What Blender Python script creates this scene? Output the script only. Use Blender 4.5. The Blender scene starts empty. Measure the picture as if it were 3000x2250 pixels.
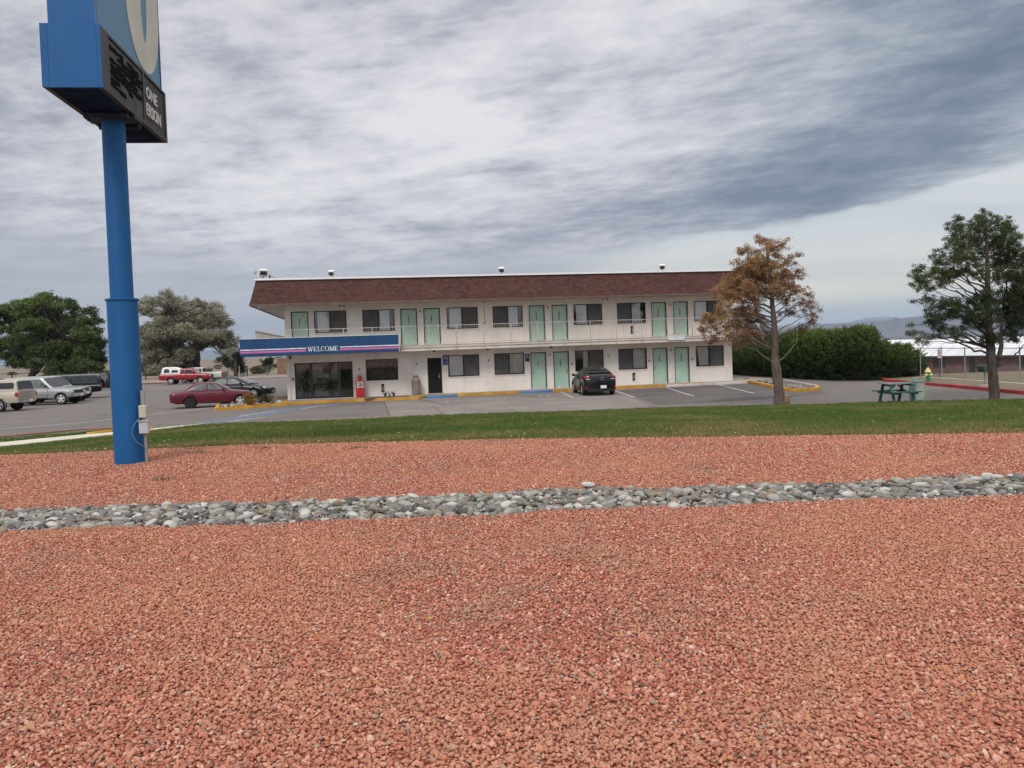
import bpy, bmesh, math, random
import numpy as np
from math import sin, cos, pi, radians, atan, tan, sqrt, hypot
from mathutils import Vector, Matrix, Euler

random.seed(7)
S = bpy.context.scene
COL = S.collection

# ---------------------------------------------------------------- camera, sky, sun, exposure
EYE = 2.70
PITCH, ROLL, FPX = atan(.03), atan(.0355), 2400.0
_F = Vector((0, cos(PITCH), -sin(PITCH))); _R0 = Vector((1, 0, 0)); _U0 = _R0.cross(_F)
_R = _R0*cos(ROLL) - _U0*sin(ROLL); _U = _U0*cos(ROLL) + _R0*sin(ROLL)
cam = bpy.data.cameras.new('camera'); cam_o = bpy.data.objects.new('camera', cam); COL.objects.link(cam_o)
cam.sensor_fit = 'HORIZONTAL'; cam.sensor_width = 36; cam.lens = 36*FPX/3000
cam.shift_y = -35/3000; cam.clip_start = .05; cam.clip_end = 40000
M = Matrix((_R, _U, -_F)).transposed().to_4x4(); M.translation = Vector((0, 0, EYE)); cam_o.matrix_world = M
S.camera = cam_o

def at(px, py, Y):
    """point at depth Y seen at photo pixel (3000 x 2250)"""
    d = _F*FPX + (px-1500)*_R - (py-1090)*_U
    return Vector((0, 0, EYE)) + d*(Y/d.y)

SUN_EL, SUN_AZ = 44, 195      # sun behind thin overcast
sun = bpy.data.lights.new('sun', 'SUN'); sun.energy = 1.35; sun.angle = radians(20); sun.color = (1, .96, .9)
sun_o = bpy.data.objects.new('sun', sun); COL.objects.link(sun_o)
sun_o.rotation_euler = (radians(90-SUN_EL), 0, radians(180-SUN_AZ))

S.view_settings.view_transform = 'Standard'; S.view_settings.look = 'None'
S.view_settings.exposure = 0.30; S.view_settings.gamma = 1
S.render.film_transparent = False
S.cycles.max_bounces = 6; S.cycles.diffuse_bounces = 3; S.cycles.transparent_max_bounces = 12

class NB:
    """tiny node builder"""
    def __init__(s, nt): s.nt = nt; s.n = nt.nodes; s.l = nt.links
    def new(s, t, **k):
        n = s.n.new(t)
        for a, b in k.items(): setattr(n, a, b)
        return n
    def put(s, sock, v):
        if isinstance(v, bpy.types.NodeSocket): s.l.new(v, sock)
        elif v is not None:
            if hasattr(sock.default_value, '__len__') and not hasattr(v, '__len__'): v = [v]*len(sock.default_value)
            if hasattr(sock.default_value, '__len__') and len(sock.default_value) == 4 and len(v) == 3: v = (*v, 1)
            sock.default_value = v
    def m(s, op, a, b=None, c=None, clamp=False):
        n = s.new('ShaderNodeMath', operation=op, use_clamp=clamp)
        for i, v in enumerate((a, b, c)):
            if v is not None: s.put(n.inputs[i], v)
        return n.outputs[0]
    def mix(s, f, a, b, blend='MIX'):
        n = s.new('ShaderNodeMix', data_type='RGBA', blend_type=blend)
        s.put(n.inputs[0], f); s.put(n.inputs[6], a); s.put(n.inputs[7], b)
        return n.outputs[2]
    def ss(s, x, a, b, lo=0, hi=1):
        n = s.new('ShaderNodeMapRange', interpolation_type='SMOOTHSTEP')
        for i, v in enumerate((x, a, b, lo, hi)): s.put(n.inputs[i], v)
        return n.outputs[0]
    def noise(s, vec, scale=5, detail=4, rough=.5, dist=0, out=0):
        n = s.new('ShaderNodeTexNoise'); s.put(n.inputs['Vector'], vec)
        for k, v in (('Scale', scale), ('Detail', detail), ('Roughness', rough), ('Distortion', dist)): s.put(n.inputs[k], v)
        return n.outputs[out]
    def ramp(s, f, stops, mode='LINEAR'):
        n = s.new('ShaderNodeValToRGB'); cr = n.color_ramp; cr.interpolation = mode
        while len(cr.elements) < len(stops): cr.elements.new(.5)
        for e, (p, c) in zip(cr.elements, stops): e.position = p; e.color = (*c, 1) if len(c) == 3 else c
        s.put(n.inputs[0], f); return n.outputs[0]
    def xyz(s, v):
        n = s.new('ShaderNodeSeparateXYZ'); s.put(n.inputs[0], v); return n.outputs
    def comb(s, x, y, z):
        n = s.new('ShaderNodeCombineXYZ')
        for i, v in enumerate((x, y, z)): s.put(n.inputs[i], v)
        return n.outputs[0]

def L(r, g, b):
    """sRGB 0-255 to linear"""
    f = lambda c: c/12.92 if c <= .04045 else ((c+.055)/1.055)**2.4
    return (f(r/255), f(g/255), f(b/255))

def D_(r, g, b):
    return tuple(c*2**-.30 for c in L(r, g, b))

def build_world():
    w = bpy.data.worlds.new('World'); S.world = w; w.use_nodes = True
    nb = NB(w.node_tree); w.node_tree.nodes.clear()
    sky = nb.new('ShaderNodeTexSky', sky_type='NISHITA', sun_disc=False)
    sky.sun_elevation = radians(SUN_EL); sky.sun_rotation = radians(SUN_AZ)
    d = nb.new('ShaderNodeTexCoord').outputs['Generated']
    x, y, z = nb.xyz(d)
    zc = nb.m('MAXIMUM', z, .0)
    hz = nb.m('SQRT', nb.m('ADD', nb.m('MULTIPLY', x, x), nb.m('MULTIPLY', y, y)))
    yy = nb.m('MAXIMUM', y, .05)
    az = nb.m('DIVIDE', x, yy)                      # tan of bearing to the right of straight ahead
    el = nb.m('DIVIDE', z, yy)                      # height above the horizon
    # cloud deck coordinates: a layer seen from below, flattening towards the horizon
    k = nb.m('ADD', el, .17)
    u = nb.m('DIVIDE', nb.m('ADD', az, .15), k); v = nb.m('DIVIDE', 1, k)
    ur = nb.m('SUBTRACT', nb.m('MULTIPLY', u, .97), nb.m('MULTIPLY', v, .22)); vr = nb.m('ADD', nb.m('MULTIPLY', u, .22), nb.m('MULTIPLY', v, .97))
    n1 = nb.noise(nb.comb(ur, vr, 0), .85, 4, .5, .2)
    n2 = nb.noise(nb.comb(nb.m('MULTIPLY', ur, .8), vr, 3), 3.0, 12, .63, .18)
    n3 = nb.noise(nb.comb(nb.m('MULTIPLY', ur, .62), nb.m('MULTIPLY', vr, 1.5), 7), 6.5, 10, .64, .12)
    n5 = nb.noise(nb.comb(ur, nb.m('MULTIPLY', vr, 1.2), 17), 11, 8, .66, .1)
    rdg = nb.m('SUBTRACT', 1, nb.m('MULTIPLY', nb.m('ABSOLUTE', nb.m('SUBTRACT', n2, .5)), 5), clamp=True)
    t = nb.m('ADD', nb.m('ADD', nb.m('MULTIPLY', n1, .30), nb.m('MULTIPLY', n2, .34)), nb.m('ADD', nb.m('MULTIPLY', n3, .22), nb.m('MULTIPLY', n5, .14)))
    t = nb.m('ADD', nb.m('MULTIPLY', nb.m('SUBTRACT', t, .5), 1.55), nb.m('ADD', .535, nb.m('MULTIPLY', rdg, .03)))
    def blob(a0, e0, ra, re, amp, rot=0):
        da = nb.m('SUBTRACT', az, a0); de = nb.m('SUBTRACT', el, e0)
        c, s_ = cos(rot), sin(rot)
        p = nb.m('DIVIDE', nb.m('ADD', nb.m('MULTIPLY', da, c), nb.m('MULTIPLY', de, s_)), ra)
        q = nb.m('DIVIDE', nb.m('SUBTRACT', nb.m('MULTIPLY', de, c), nb.m('MULTIPLY', da, s_)), re)
        r2 = nb.m('ADD', nb.m('MULTIPLY', p, p), nb.m('MULTIPLY', q, q))
        return nb.m('MULTIPLY', nb.m('EXPONENT', nb.m('MULTIPLY', r2, -1)), amp)
    for a in ((-.10, .27, .36, .11, .135, -.25), (-.28, .20, .25, .05, .06, -.1), (.10, .36, .16, .07, .06, -.4), (.28, .43, .14, .07, .10, -.5), (-.5, .33, .16, .06, .05, 0),
              (.44, .215, .22, .055, -.20, .30), (.58, .34, .22, .10, -.15, .2), (.20, .155, .24, .04, -.16, .12), (.0, .165, .35, .03, -.05, 0), (.05, .37, .06, .05, -.10, -.6),
              (-.35, .46, .25, .05, -.04, .1), (.62, .46, .10, .05, .05, 0), (-.55, .2, .2, .05, -.02, 0)):
        t = nb.m('ADD', t, blob(*a))
    t = nb.m('ADD', t, nb.m('MULTIPLY', nb.m('SUBTRACT', n2, .5), .12))
    deck = nb.ramp(t, [(.24, D_(122, 131, 148)), (.36, D_(145, 151, 167)), (.45, D_(169, 171, 183)), (.53, D_(191, 191, 200)), (.62, D_(215, 214, 220)), (.74, D_(237, 235, 238))])
    deckb = nb.ramp(t, [(.24, D_(110, 123, 141)), (.36, D_(131, 142, 158)), (.45, D_(155, 163, 175)), (.53, D_(179, 184, 193)), (.62, D_(206, 208, 214)), (.74, D_(230, 230, 234))])
    deck = nb.mix(nb.ss(az, .05, .45), deck, deckb)
    # far rim of the deck and the clearer air under it
    wob = nb.m('MULTIPLY', nb.m('SUBTRACT', nb.noise(nb.comb(nb.m('MULTIPLY', az, 8), nb.m('MULTIPLY', el, 16), 0), 1.2, 6, .6), .5), .030)
    edge = nb.m('ADD', nb.m('ADD', .113, nb.m('MULTIPLY', az, .02)), nb.m('MULTIPLY', nb.m('MULTIPLY', az, az), .19))
    de = nb.m('ADD', nb.m('SUBTRACT', el, edge), wob)
    soft = nb.ss(az, -.25, .25, .06, .006)
    mask = nb.ss(de, nb.m('MULTIPLY', soft, -1), nb.m('MULTIPLY', soft, .6))
    clear = nb.ramp(nb.m('DIVIDE', el, .24), [(0, D_(176, 189, 200)), (.10, D_(190, 200, 206)), (.24, D_(232, 227, 212)), (.34, D_(224, 222, 214)), (.52, D_(206, 210, 214)), (.8, D_(212, 216, 219)), (1, D_(220, 223, 224))])
    cn = nb.noise(nb.comb(nb.m('MULTIPLY', az, 3), nb.m('MULTIPLY', el, 22), 2), 1.3, 6, .55, .4)
    clear = nb.mix(nb.ss(cn, .35, .75, 0, .55), clear, D_(172, 180, 193))
    low_left = nb.mix(nb.ss(cn, .3, .7), D_(168, 172, 184), D_(189, 192, 201))
    clear = nb.mix(1, clear, (1.13, 1.12, 1.09), 'MULTIPLY'); clear = nb.mix(nb.ss(az, -.02, .24), low_left, clear)
    col = nb.mix(mask, clear, deck)
    zen = nb.ss(z, .45, .95)                          # brighter cloud overhead, above the frame
    col = nb.mix(zen, col, (1.25, 1.22, 1.2))
    back = nb.ss(y, .15, -.3)                         # sky behind the viewer
    col = nb.mix(nb.m('MULTIPLY', back, nb.m('SUBTRACT', 1, zen)), col, L(205, 207, 215))
    skc = nb.mix(1, sky.outputs[0], (.1, .1, .1), 'MULTIPLY')
    col = nb.mix(.06, col, skc)
    bg = nb.new('ShaderNodeBackground'); nb.put(bg.inputs[0], col); bg.inputs[1].default_value = 1.0
    o = nb.new('ShaderNodeOutputWorld'); nb.l.new(bg.outputs[0], o.inputs[0])
    w.cycles.sampling_method = 'MANUAL'; w.cycles.sample_map_resolution = 512
build_world()

# ---------------------------------------------------------------- materials
MATS = {}
def mat(name, col, rough=.7, var=.12, scale=3, bump=0, bscale=40, metal=0, spec=.5, col2=None, coat=0, stretch=None, emit=0):
    if name in MATS: return MATS[name]
    m = bpy.data.materials.new(name); m.use_nodes = True; nt = m.node_tree; nt.nodes.clear(); nb = NB(nt)
    p = nb.new('ShaderNodeBsdfPrincipled'); o = nb.new('ShaderNodeOutputMaterial'); nb.l.new(p.outputs[0], o.inputs[0])
    tc = nb.new('ShaderNodeTexCoord').outputs['Object']
    if stretch:
        mp = nb.new('ShaderNodeMapping'); mp.inputs['Scale'].default_value = stretch; nb.l.new(tc, mp.inputs[0]); tc = mp.outputs[0]
    n = nb.noise(tc, scale, 6, .6)
    c2 = col2 or tuple(max(0, c*(1-2.2*var)) for c in col)
    c1 = col if col2 else tuple(min(1, c*(1+var)) for c in col)
    c = nb.mix(nb.ss(n, .3, .7), c1, c2)
    nb.put(p.inputs['Base Color'], c)
    nb.put(p.inputs['Roughness'], nb.m('ADD', nb.m('MULTIPLY', n, .15), rough-.07, clamp=True))
    p.inputs['Metallic'].default_value = metal; p.inputs['Specular IOR Level'].default_value = spec
    if coat: p.inputs['Coat Weight'].default_value = coat; p.inputs['Coat Roughness'].default_value = .06
    if bump:
        b = nb.new('ShaderNodeBump'); b.inputs['Strength'].default_value = bump; b.inputs['Distance'].default_value = .02
        nb.put(b.inputs['Height'], nb.noise(tc, bscale, 5, .6)); nb.l.new(b.outputs[0], p.inputs['Normal'])
    m.diffuse_color = (*col, 1)
    MATS[name] = m; return m

def custom(name):
    m = bpy.data.materials.new(name); m.use_nodes = True; nt = m.node_tree; nt.nodes.clear(); nb = NB(nt)
    p = nb.new('ShaderNodeBsdfPrincipled'); o = nb.new('ShaderNodeOutputMaterial'); nb.l.new(p.outputs[0], o.inputs[0])
    MATS[name] = m; return m, nb, p, o

def glass_mat(name, tint=(.6, .66, .68), mixf=.10):
    m, nb, p, o = custom(name)
    t = nb.new('ShaderNodeBsdfTransparent'); t.inputs[0].default_value = (*tint, 1)
    g = nb.new('ShaderNodeBsdfGlossy'); g.inputs['Roughness'].default_value = .03
    lw = nb.new('ShaderNodeLayerWeight'); lw.inputs[0].default_value = .35
    f = nb.m('ADD', nb.m('MULTIPLY', lw.outputs['Fresnel'], .8), mixf, clamp=True)
    mx = nb.new('ShaderNodeMixShader'); nb.put(mx.inputs[0], f); nb.l.new(t.outputs[0], mx.inputs[1]); nb.l.new(g.outputs[0], mx.inputs[2])
    nb.l.new(mx.outputs[0], o.inputs[0]); return m

STUCCO = mat('stucco', (.83, .765, .70), .9, .05, .5, .5, 60)
def weathered(m, amt, tint, sc=(1.6, 1.6, .16)):
    nt = m.node_tree; nb = NB(nt); p = next(n for n in nt.nodes if n.type == 'BSDF_PRINCIPLED'); src = p.inputs['Base Color'].links[0].from_socket
    tc = nb.new('ShaderNodeTexCoord').outputs['Object']; mp = nb.new('ShaderNodeMapping'); mp.inputs['Scale'].default_value = sc; nb.l.new(tc, mp.inputs[0])
    a = nb.noise(mp.outputs[0], 1.7, 6, .65, .2); b = nb.noise(tc, .7, 5, .6)
    c = nb.mix(nb.ss(a, .48, .74, 0, amt), src, tint); c = nb.mix(nb.ss(b, .55, .75, 0, amt*.8), c, tint); nb.l.new(c, p.inputs['Base Color'])
weathered(STUCCO, .42, (.58, .49, .43))
TRIM = mat('window_trim', (.82, .75, .69), .8, .04, 2)
SLABM = mat('balcony_paint', (.66, .59, .52), .75, .07, 1.2)
RAILP = mat('rail_paint', (.50, .45, .40), .6, .08, 3)
FASC = mat('eave_paint', (.58, .52, .45), .8, .06, 2)
COPE = mat('white_coping', (.85, .85, .85), .5, .03, 2)
MINT = mat('mint_door', (.43, .585, .485), .55, .05, 1.2)
DGREEN = mat('dark_green_frame', (.03, .085, .055), .6, .15, 3)
BRONZE = mat('bronze_frame', (.022, .012, .012), .45, .2, 4)
DARKDOOR = mat('dark_door', (.004, .003, .004), .8, .2, 2)
DARKIN = mat('dark_room', (.03, .025, .025), .95, .2, 2)
CURT = mat('curtain_cloth', (.80, .78, .73), .95, .06, 6)
CURTW = mat('white_shade', (.93, .93, .93), .9, .02, 3)
CURTD = mat('dark_blind', (.075, .055, .05), .9, .2, 9)
SCREEN = mat('window_screen', (.105, .100, .098), .85, .12, 1.5)
BLACKP = mat('black_plastic', (.012, .012, .013), .5, .2, 5)
RUBBER = mat('tyre_rubber', (.018, .017, .017), .85, .2, 8)
ALLOY = mat('alloy', (.50, .50, .52), .32, .1, 6, metal=.7)
STEELR = mat('dull_steel_rim', (.045, .05, .05), .6, .2, 6, metal=.3)
CHROME = mat('chrome', (.72, .72, .74), .15, .05, 5, metal=1)
WHITEP = mat('white_paint', (.78, .78, .76), .6, .05, 4)
BLUEP = mat('sign_blue', (.008, .105, .30), .55, .05, 1.0, spec=.3)
weathered(BLUEP, .5, (.030, .13, .29), (3, 3, .12))
BLUECAN = mat('canopy_blue', (.002, .052, .155), .55, .08, .8)
PINK = mat('canopy_pink', (.56, .15, .36), .5, .06, 3)
REDP = mat('red_paint', (.45, .012, .022), .45, .1, 3)
YELK = mat('yellow_kerb', (.60, .30, .035), .8, .16, 1.4, .3, 30)
REDK = mat('red_kerb', (.46, .03, .045), .8, .16, 1.2, .3, 30)
BLUEK = mat('blue_kerb', (.07, .19, .42), .8, .14, 2, .3, 30)
CONC = mat('concrete', (.37, .34, .31), .92, .12, 1.1, .4, 30)
PCONC = mat('pale_concrete', (.52, .48, .43), .92, .1, 1.0, .4, 30)
HEAD = mat('headlamp', (.62, .64, .66), .12, .1, 9, coat=.6)
TAIL = mat('tail_lamp', (.42, .012, .02), .15, .2, 9, coat=.6)
AMBER = mat('amber_lamp', (.6, .2, .03), .2, .1, 9)
CGLASS = mat('car_glass', (.016, .020, .021), .06, .2, 2, spec=.6, coat=.2)
CGLASSL = mat('car_glass_light', (.13, .16, .155), .15, .3, 3, spec=.5)
GLASS = glass_mat('window_glass', (.93, .93, .93), .03)
GALV = mat('galvanised', (.30, .31, .31), .5, .1, 4, metal=.5)
WOOD = mat('weathered_wood', (.16, .11, .075), .9, .25, 6, .6, 20)

def asphalt_mat():
    m, nb, p, o = custom('asphalt')
    tc = nb.new('ShaderNodeNewGeometry').outputs['Position']
    big = nb.noise(tc, .09, 4, .55, .6); mid = nb.noise(tc, .8, 6, .6, .4); fine = nb.noise(tc, 45, 3, .7)
    st = nb.new('ShaderNodeMapping'); st.inputs['Scale'].default_value = (.12, 1.1, 1); nb.l.new(tc, st.inputs[0])
    streak = nb.noise(st.outputs[0], .8, 5, .6, .3)
    c = nb.mix(nb.ss(big, .35, .65), (.205, .176, .160), (.165, .142, .131))
    c = nb.mix(nb.ss(streak, .52, .72, 0, .6), c, (.098, .088, .085))
    c = nb.mix(nb.ss(mid, .3, .8, 0, .35), c, (.24, .21, .19))
    c = nb.mix(nb.m('MULTIPLY', fine, .35), c, (.04, .04, .04))
    wv = nb.new('ShaderNodeVectorMath', operation='MULTIPLY_ADD'); nb.put(wv.inputs[0], nb.noise(tc, .8, 5, .6, 0, 1)); nb.put(wv.inputs[1], (1.6, 1.6, 0)); nb.put(wv.inputs[2], tc)
    vo = nb.new('ShaderNodeTexVoronoi', feature='DISTANCE_TO_EDGE'); nb.put(vo.inputs['Vector'], wv.outputs[0]); vo.inputs['Scale'].default_value = .17
    crack = nb.m('MULTIPLY', nb.ss(vo.outputs['Distance'], .012, .004), nb.ss(nb.noise(tc, .12, 3, .5), .45, .6)); c = nb.mix(nb.m('MULTIPLY', crack, .75), c, (.05, .045, .043))
    c = nb.mix(nb.ss(nb.noise(tc, .42, 3, .5, .2), .62, .74, 0, .55), c, (.075, .066, .063))
    nb.put(p.inputs['Base Color'], c); p.inputs['Roughness'].default_value = .85
    b = nb.new('ShaderNodeBump'); b.inputs['Strength'].default_value = .3; b.inputs['Distance'].default_value = .01
    nb.put(b.inputs['Height'], fine); nb.l.new(b.outputs[0], p.inputs['Normal']); return m
ASPH = asphalt_mat()
DASPH = mat('darker_asphalt', (.125, .108, .103), .85, .14, .5, .3, 40)
CAPRON = mat('concrete_apron', (.235, .205, .188), .9, .09, .45, .3, 30)

def shingle_mat():
    m, nb, p, o = custom('shingles')
    tc = nb.new('ShaderNodeTexCoord').outputs['Object']
    x, y, z = nb.xyz(tc)
    b = nb.new('ShaderNodeTexBrick'); nb.put(b.inputs['Vector'], nb.comb(x, nb.m('MULTIPLY', z, 1.0), 0))
    b.offset = .5; b.inputs['Scale'].default_value = 1
    b.inputs['Brick Width'].default_value = .30; b.inputs['Row Height'].default_value = .14; b.inputs['Mortar Size'].default_value = .006
    b.inputs['Color1'].default_value = (.102, .046, .036, 1); b.inputs['Color2'].default_value = (.085, .032, .027, 1); b.inputs['Mortar'].default_value = (.065, .028, .024, 1)
    b.inputs['Mortar Smooth'].default_value = .3; b.inputs['Bias'].default_value = -.1
    n = nb.noise(nb.comb(x, z, y), .9, 4, .6); n2 = nb.noise(nb.comb(nb.m('MULTIPLY', x, 2), nb.m('MULTIPLY', z, 5), 1), 1.6, 5, .7)
    c = nb.mix(nb.ss(n, .3, .7, 0, .4), b.outputs[0], (.12, .05, .042)); c = nb.mix(nb.ss(n2, .52, .75, 0, .6), c, (.18, .085, .066)); n4 = nb.noise(nb.comb(nb.m('MULTIPLY', x, 3.1), nb.m('MULTIPLY', z, 7), 4), 1.1, 4, .6); c = nb.mix(nb.ss(n4, .46, .66, 0, .8), c, (.048, .020, .020))
    nb.put(p.inputs['Base Color'], c); p.inputs['Roughness'].default_value = .95
    bp = nb.new('ShaderNodeBump'); bp.inputs['Strength'].default_value = .6; bp.inputs['Distance'].default_value = .02
    nb.put(bp.inputs['Height'], b.outputs['Fac']); bp.invert = True; nb.l.new(bp.outputs[0], p.inputs['Normal']); return m
SHING = shingle_mat()

def leaf_mat(name, cols, trans=.25):
    m, nb, p, o = custom(name)
    a = nb.new('ShaderNodeAttribute', attribute_name='tone').outputs['Fac']
    c = nb.ramp(a, [(i/(len(cols)-1), k) for i, k in enumerate(cols)])
    nb.put(p.inputs['Base Color'], c); p.inputs['Roughness'].default_value = .6; p.inputs['Specular IOR Level'].default_value = .25
    t = nb.new('ShaderNodeBsdfTranslucent'); nb.put(t.inputs[0], c)
    mx = nb.new('ShaderNodeMixShader'); mx.inputs[0].default_value = trans
    nb.l.new(p.outputs[0], mx.inputs[1]); nb.l.new(t.outputs[0], mx.inputs[2]); nb.l.new(mx.outputs[0], o.inputs[0]); return m

def stone_mat(name, stops, patch=None, rough=.85):
    m, nb, p, o = custom(name)
    r = nb.new('ShaderNodeObjectInfo').outputs['Random']
    c = nb.ramp(r, stops, 'CONSTANT')
    pos = nb.new('ShaderNodeNewGeometry').outputs['Position']
    if patch:
        n = nb.noise(pos, 1.5, 5, .65, .4); n2 = nb.noise(pos, .5, 4, .55)
        c = nb.mix(nb.ss(n, .46, .68, 0, .42), c, patch[0]); c = nb.mix(nb.ss(n2, .42, .65, 0, .45), c, patch[1])
    tc = nb.new('ShaderNodeTexCoord').outputs['Object']
    f = nb.noise(tc, 2.5, 5, .65)
    c = nb.mix(nb.ss(f, .3, .8, 0, .35), c, nb.mix(1, c, (.55, .5, .5), 'MULTIPLY'))
    nb.put(p.inputs['Base Color'], c); p.inputs['Roughness'].default_value = rough
    p.inputs['Specular IOR Level'].default_value = .3
    return m

# ---------------------------------------------------------------- mesh helpers
class MB:
    def __init__(s): s.v = []; s.f = []; s.sm = []
    def add(s, vs, fs, smooth=False):
        b = len(s.v); s.v += [tuple(v) for v in vs]; s.f += [tuple(b+i for i in f) for f in fs]; s.sm += [smooth]*len(fs); return s
    def box(s, c, d, rot=None, ch=0):
        hx, hy, hz = d[0]/2, d[1]/2, d[2]/2
        if ch:
            c_ = min(ch, hx*.9, hy*.9, hz*.9); bm = bmesh.new(); bmesh.ops.create_cube(bm, size=1)
            for v in bm.verts: v.co = Vector((v.co.x*2*hx, v.co.y*2*hy, v.co.z*2*hz))
            bmesh.ops.bevel(bm, geom=bm.edges[:], offset=c_, segments=2, affect='EDGES', profile=.6)
            vs = [v.co.copy() for v in bm.verts]; fs = [[v.index for v in f.verts] for f in bm.faces]; bm.free()
        else:
            vs = [Vector((x, y, z)) for x in (-hx, hx) for y in (-hy, hy) for z in (-hz, hz)]
            fs = [(0, 1, 3, 2), (4, 6, 7, 5), (0, 4, 5, 1), (2, 3, 7, 6), (0, 2, 6, 4), (1, 5, 7, 3)]
        if rot is not None: vs = [rot @ v for v in vs]
        return s.add([v+Vector(c) for v in vs], fs)
    def b2(s, a, b, ch=0):
        return s.box([(a[i]+b[i])/2 for i in range(3)], [abs(b[i]-a[i]) for i in range(3)], None, ch)
    def bar(s, a, b, w, h=None, up=(0, 0, 1)):
        a, b = Vector(a), Vector(b); h = h or w; d = b-a; L_ = d.length; d.normalize()
        up = Vector(up)
        if abs(d.dot(up)) > .99: up = Vector((1, 0, 0))
        sx = d.cross(up).normalized(); uz = sx.cross(d)
        R = Matrix((d, sx, uz)).transposed(); return s.box((a+b)/2, (L_, w, h), R)
    def tube(s, pts, rad, n=8, cap=True, smooth=True):
        pts = [Vector(p) for p in pts]; rad = rad if hasattr(rad, '__len__') else [rad]*len(pts)
        vs = []; fs = []; prev = None
        for i, p in enumerate(pts):
            d = (pts[min(i+1, len(pts)-1)]-pts[max(i-1, 0)]).normalized()
            if prev is None: ref = Vector((0, 0, 1)) if abs(d.z) < .9 else Vector((1, 0, 0)); a = d.cross(ref).normalized()
            else: a = (prev-d*prev.dot(d)).normalized()
            prev = a; b = d.cross(a)
            for k in range(n): t = 2*pi*k/n; vs.append(p+(a*cos(t)+b*sin(t))*rad[i])
        for i in range(len(pts)-1):
            for k in range(n): fs.append((i*n+k, i*n+(k+1) % n, (i+1)*n+(k+1) % n, (i+1)*n+k))
        s.add(vs, fs, smooth)
        if cap: s.add(vs[:n], [tuple(range(n))[::-1]]); s.add(vs[-n:], [tuple(range(n))])
        return s
    def lathe(s, c, prof, n=16, axis='z', smooth=True):
        vs = []; fs = []
        for r, h in prof:
            for k in range(n):
                t = 2*pi*k/n; p = (r*cos(t), r*sin(t), h)
                if axis == 'y': p = (p[0], p[2], p[1])
                if axis == 'x': p = (p[2], p[0], p[1])
                vs.append((p[0]+c[0], p[1]+c[1], p[2]+c[2]))
        for i in range(len(prof)-1):
            for k in range(n): fs.append((i*n+k, i*n+(k+1) % n, (i+1)*n+(k+1) % n, (i+1)*n+k))
        s.add(vs, fs, smooth)
        s.add(vs[:n], [tuple(range(n))[::-1]]); s.add(vs[-n:], [tuple(range(n))]); return s
    def prism(s, poly, a, b, axis='y'):
        """2D outline extruded from a to b along the axis"""
        def P(p, h):
            if axis == 'y': return (p[0], h, p[1])
            if axis == 'x': return (h, p[0], p[1])
            return (p[0], p[1], h)
        n = len(poly); vs = [P(p, a) for p in poly]+[P(p, b) for p in poly]
        fs = [tuple(range(n)), tuple(range(n, 2*n))[::-1]]+[(i, (i+1) % n, n+(i+1) % n, n+i) for i in range(n)]
        return s.add(vs, fs)
    def quad(s, *p, smooth=False): return s.add(p, [tuple(range(len(p)))], smooth)
    def loft(s, rings, cap=True, smooth=True):
        n = len(rings[0]); vs = [p for r in rings for p in r]; fs = []
        for i in range(len(rings)-1):
            for k in range(n): fs.append((i*n+k, i*n+(k+1) % n, (i+1)*n+(k+1) % n, (i+1)*n+k))
        if cap: fs += [tuple(range(n))[::-1], tuple(range((len(rings)-1)*n, len(rings)*n))]
        return s.add(vs, fs, smooth)
    def mesh(s, name, m, sharp=38, fix=True, merge=True):
        me = bpy.data.meshes.new(name); me.from_pydata(s.v, [], s.f); me.update()
        me.polygons.foreach_set('use_smooth', s.sm)
        if fix:
            bm = bmesh.new(); bm.from_mesh(me)
            if merge: bmesh.ops.remove_doubles(bm, verts=bm.verts, dist=1e-5)
            bmesh.ops.recalc_face_normals(bm, faces=bm.faces)
            for e in bm.edges:
                if len(e.link_faces) == 2 and e.calc_face_angle(0) > radians(sharp): e.smooth = False
            bm.to_mesh(me); bm.free()
        if m: me.materials.append(m)
        return me

def part(name, mb, m, parent=None, loc=None, label=None, rotz=None, **k):
    me = mb if isinstance(mb, bpy.types.Mesh) else mb.mesh(name, m, **k)
    o = bpy.data.objects.new(name, me); COL.objects.link(o)
    if parent: o.parent = parent
    if loc is not None: o.location = loc
    if rotz is not None: o.rotation_euler = (0, 0, rotz)
    if label: o['label'] = label
    return o
def tag(o, label, cat, group=None, kind=None):
    o['label'] = label; o['category'] = cat
    if group: o['group'] = group
    if kind: o['kind'] = kind
    return o
def empty(name, loc, rotz, label, cat, group=None):
    o = bpy.data.objects.new(name, None); COL.objects.link(o); o.location = loc; o.rotation_euler = (0, 0, rotz)
    o.empty_display_size = .3; return tag(o, label, cat, group)
def structure(name, mb, m, label=None, **k):
    o = part(name, mb, m, **k); o['kind'] = 'structure'
    if label: o['label'] = label
    return o
def kids(o): return [c for c in bpy.data.objects if c.parent == o]
def copy_tree(o, loc=None, rotz=None, label=None, parent=None):
    c = o.copy(); COL.objects.link(c)
    if parent: c.parent = parent
    if loc is not None: c.location = loc
    if rotz is not None: c.rotation_euler = (0, 0, rotz)
    if label: c['label'] = label
    for k in kids(o): copy_tree(k, parent=c)
    return c

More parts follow.
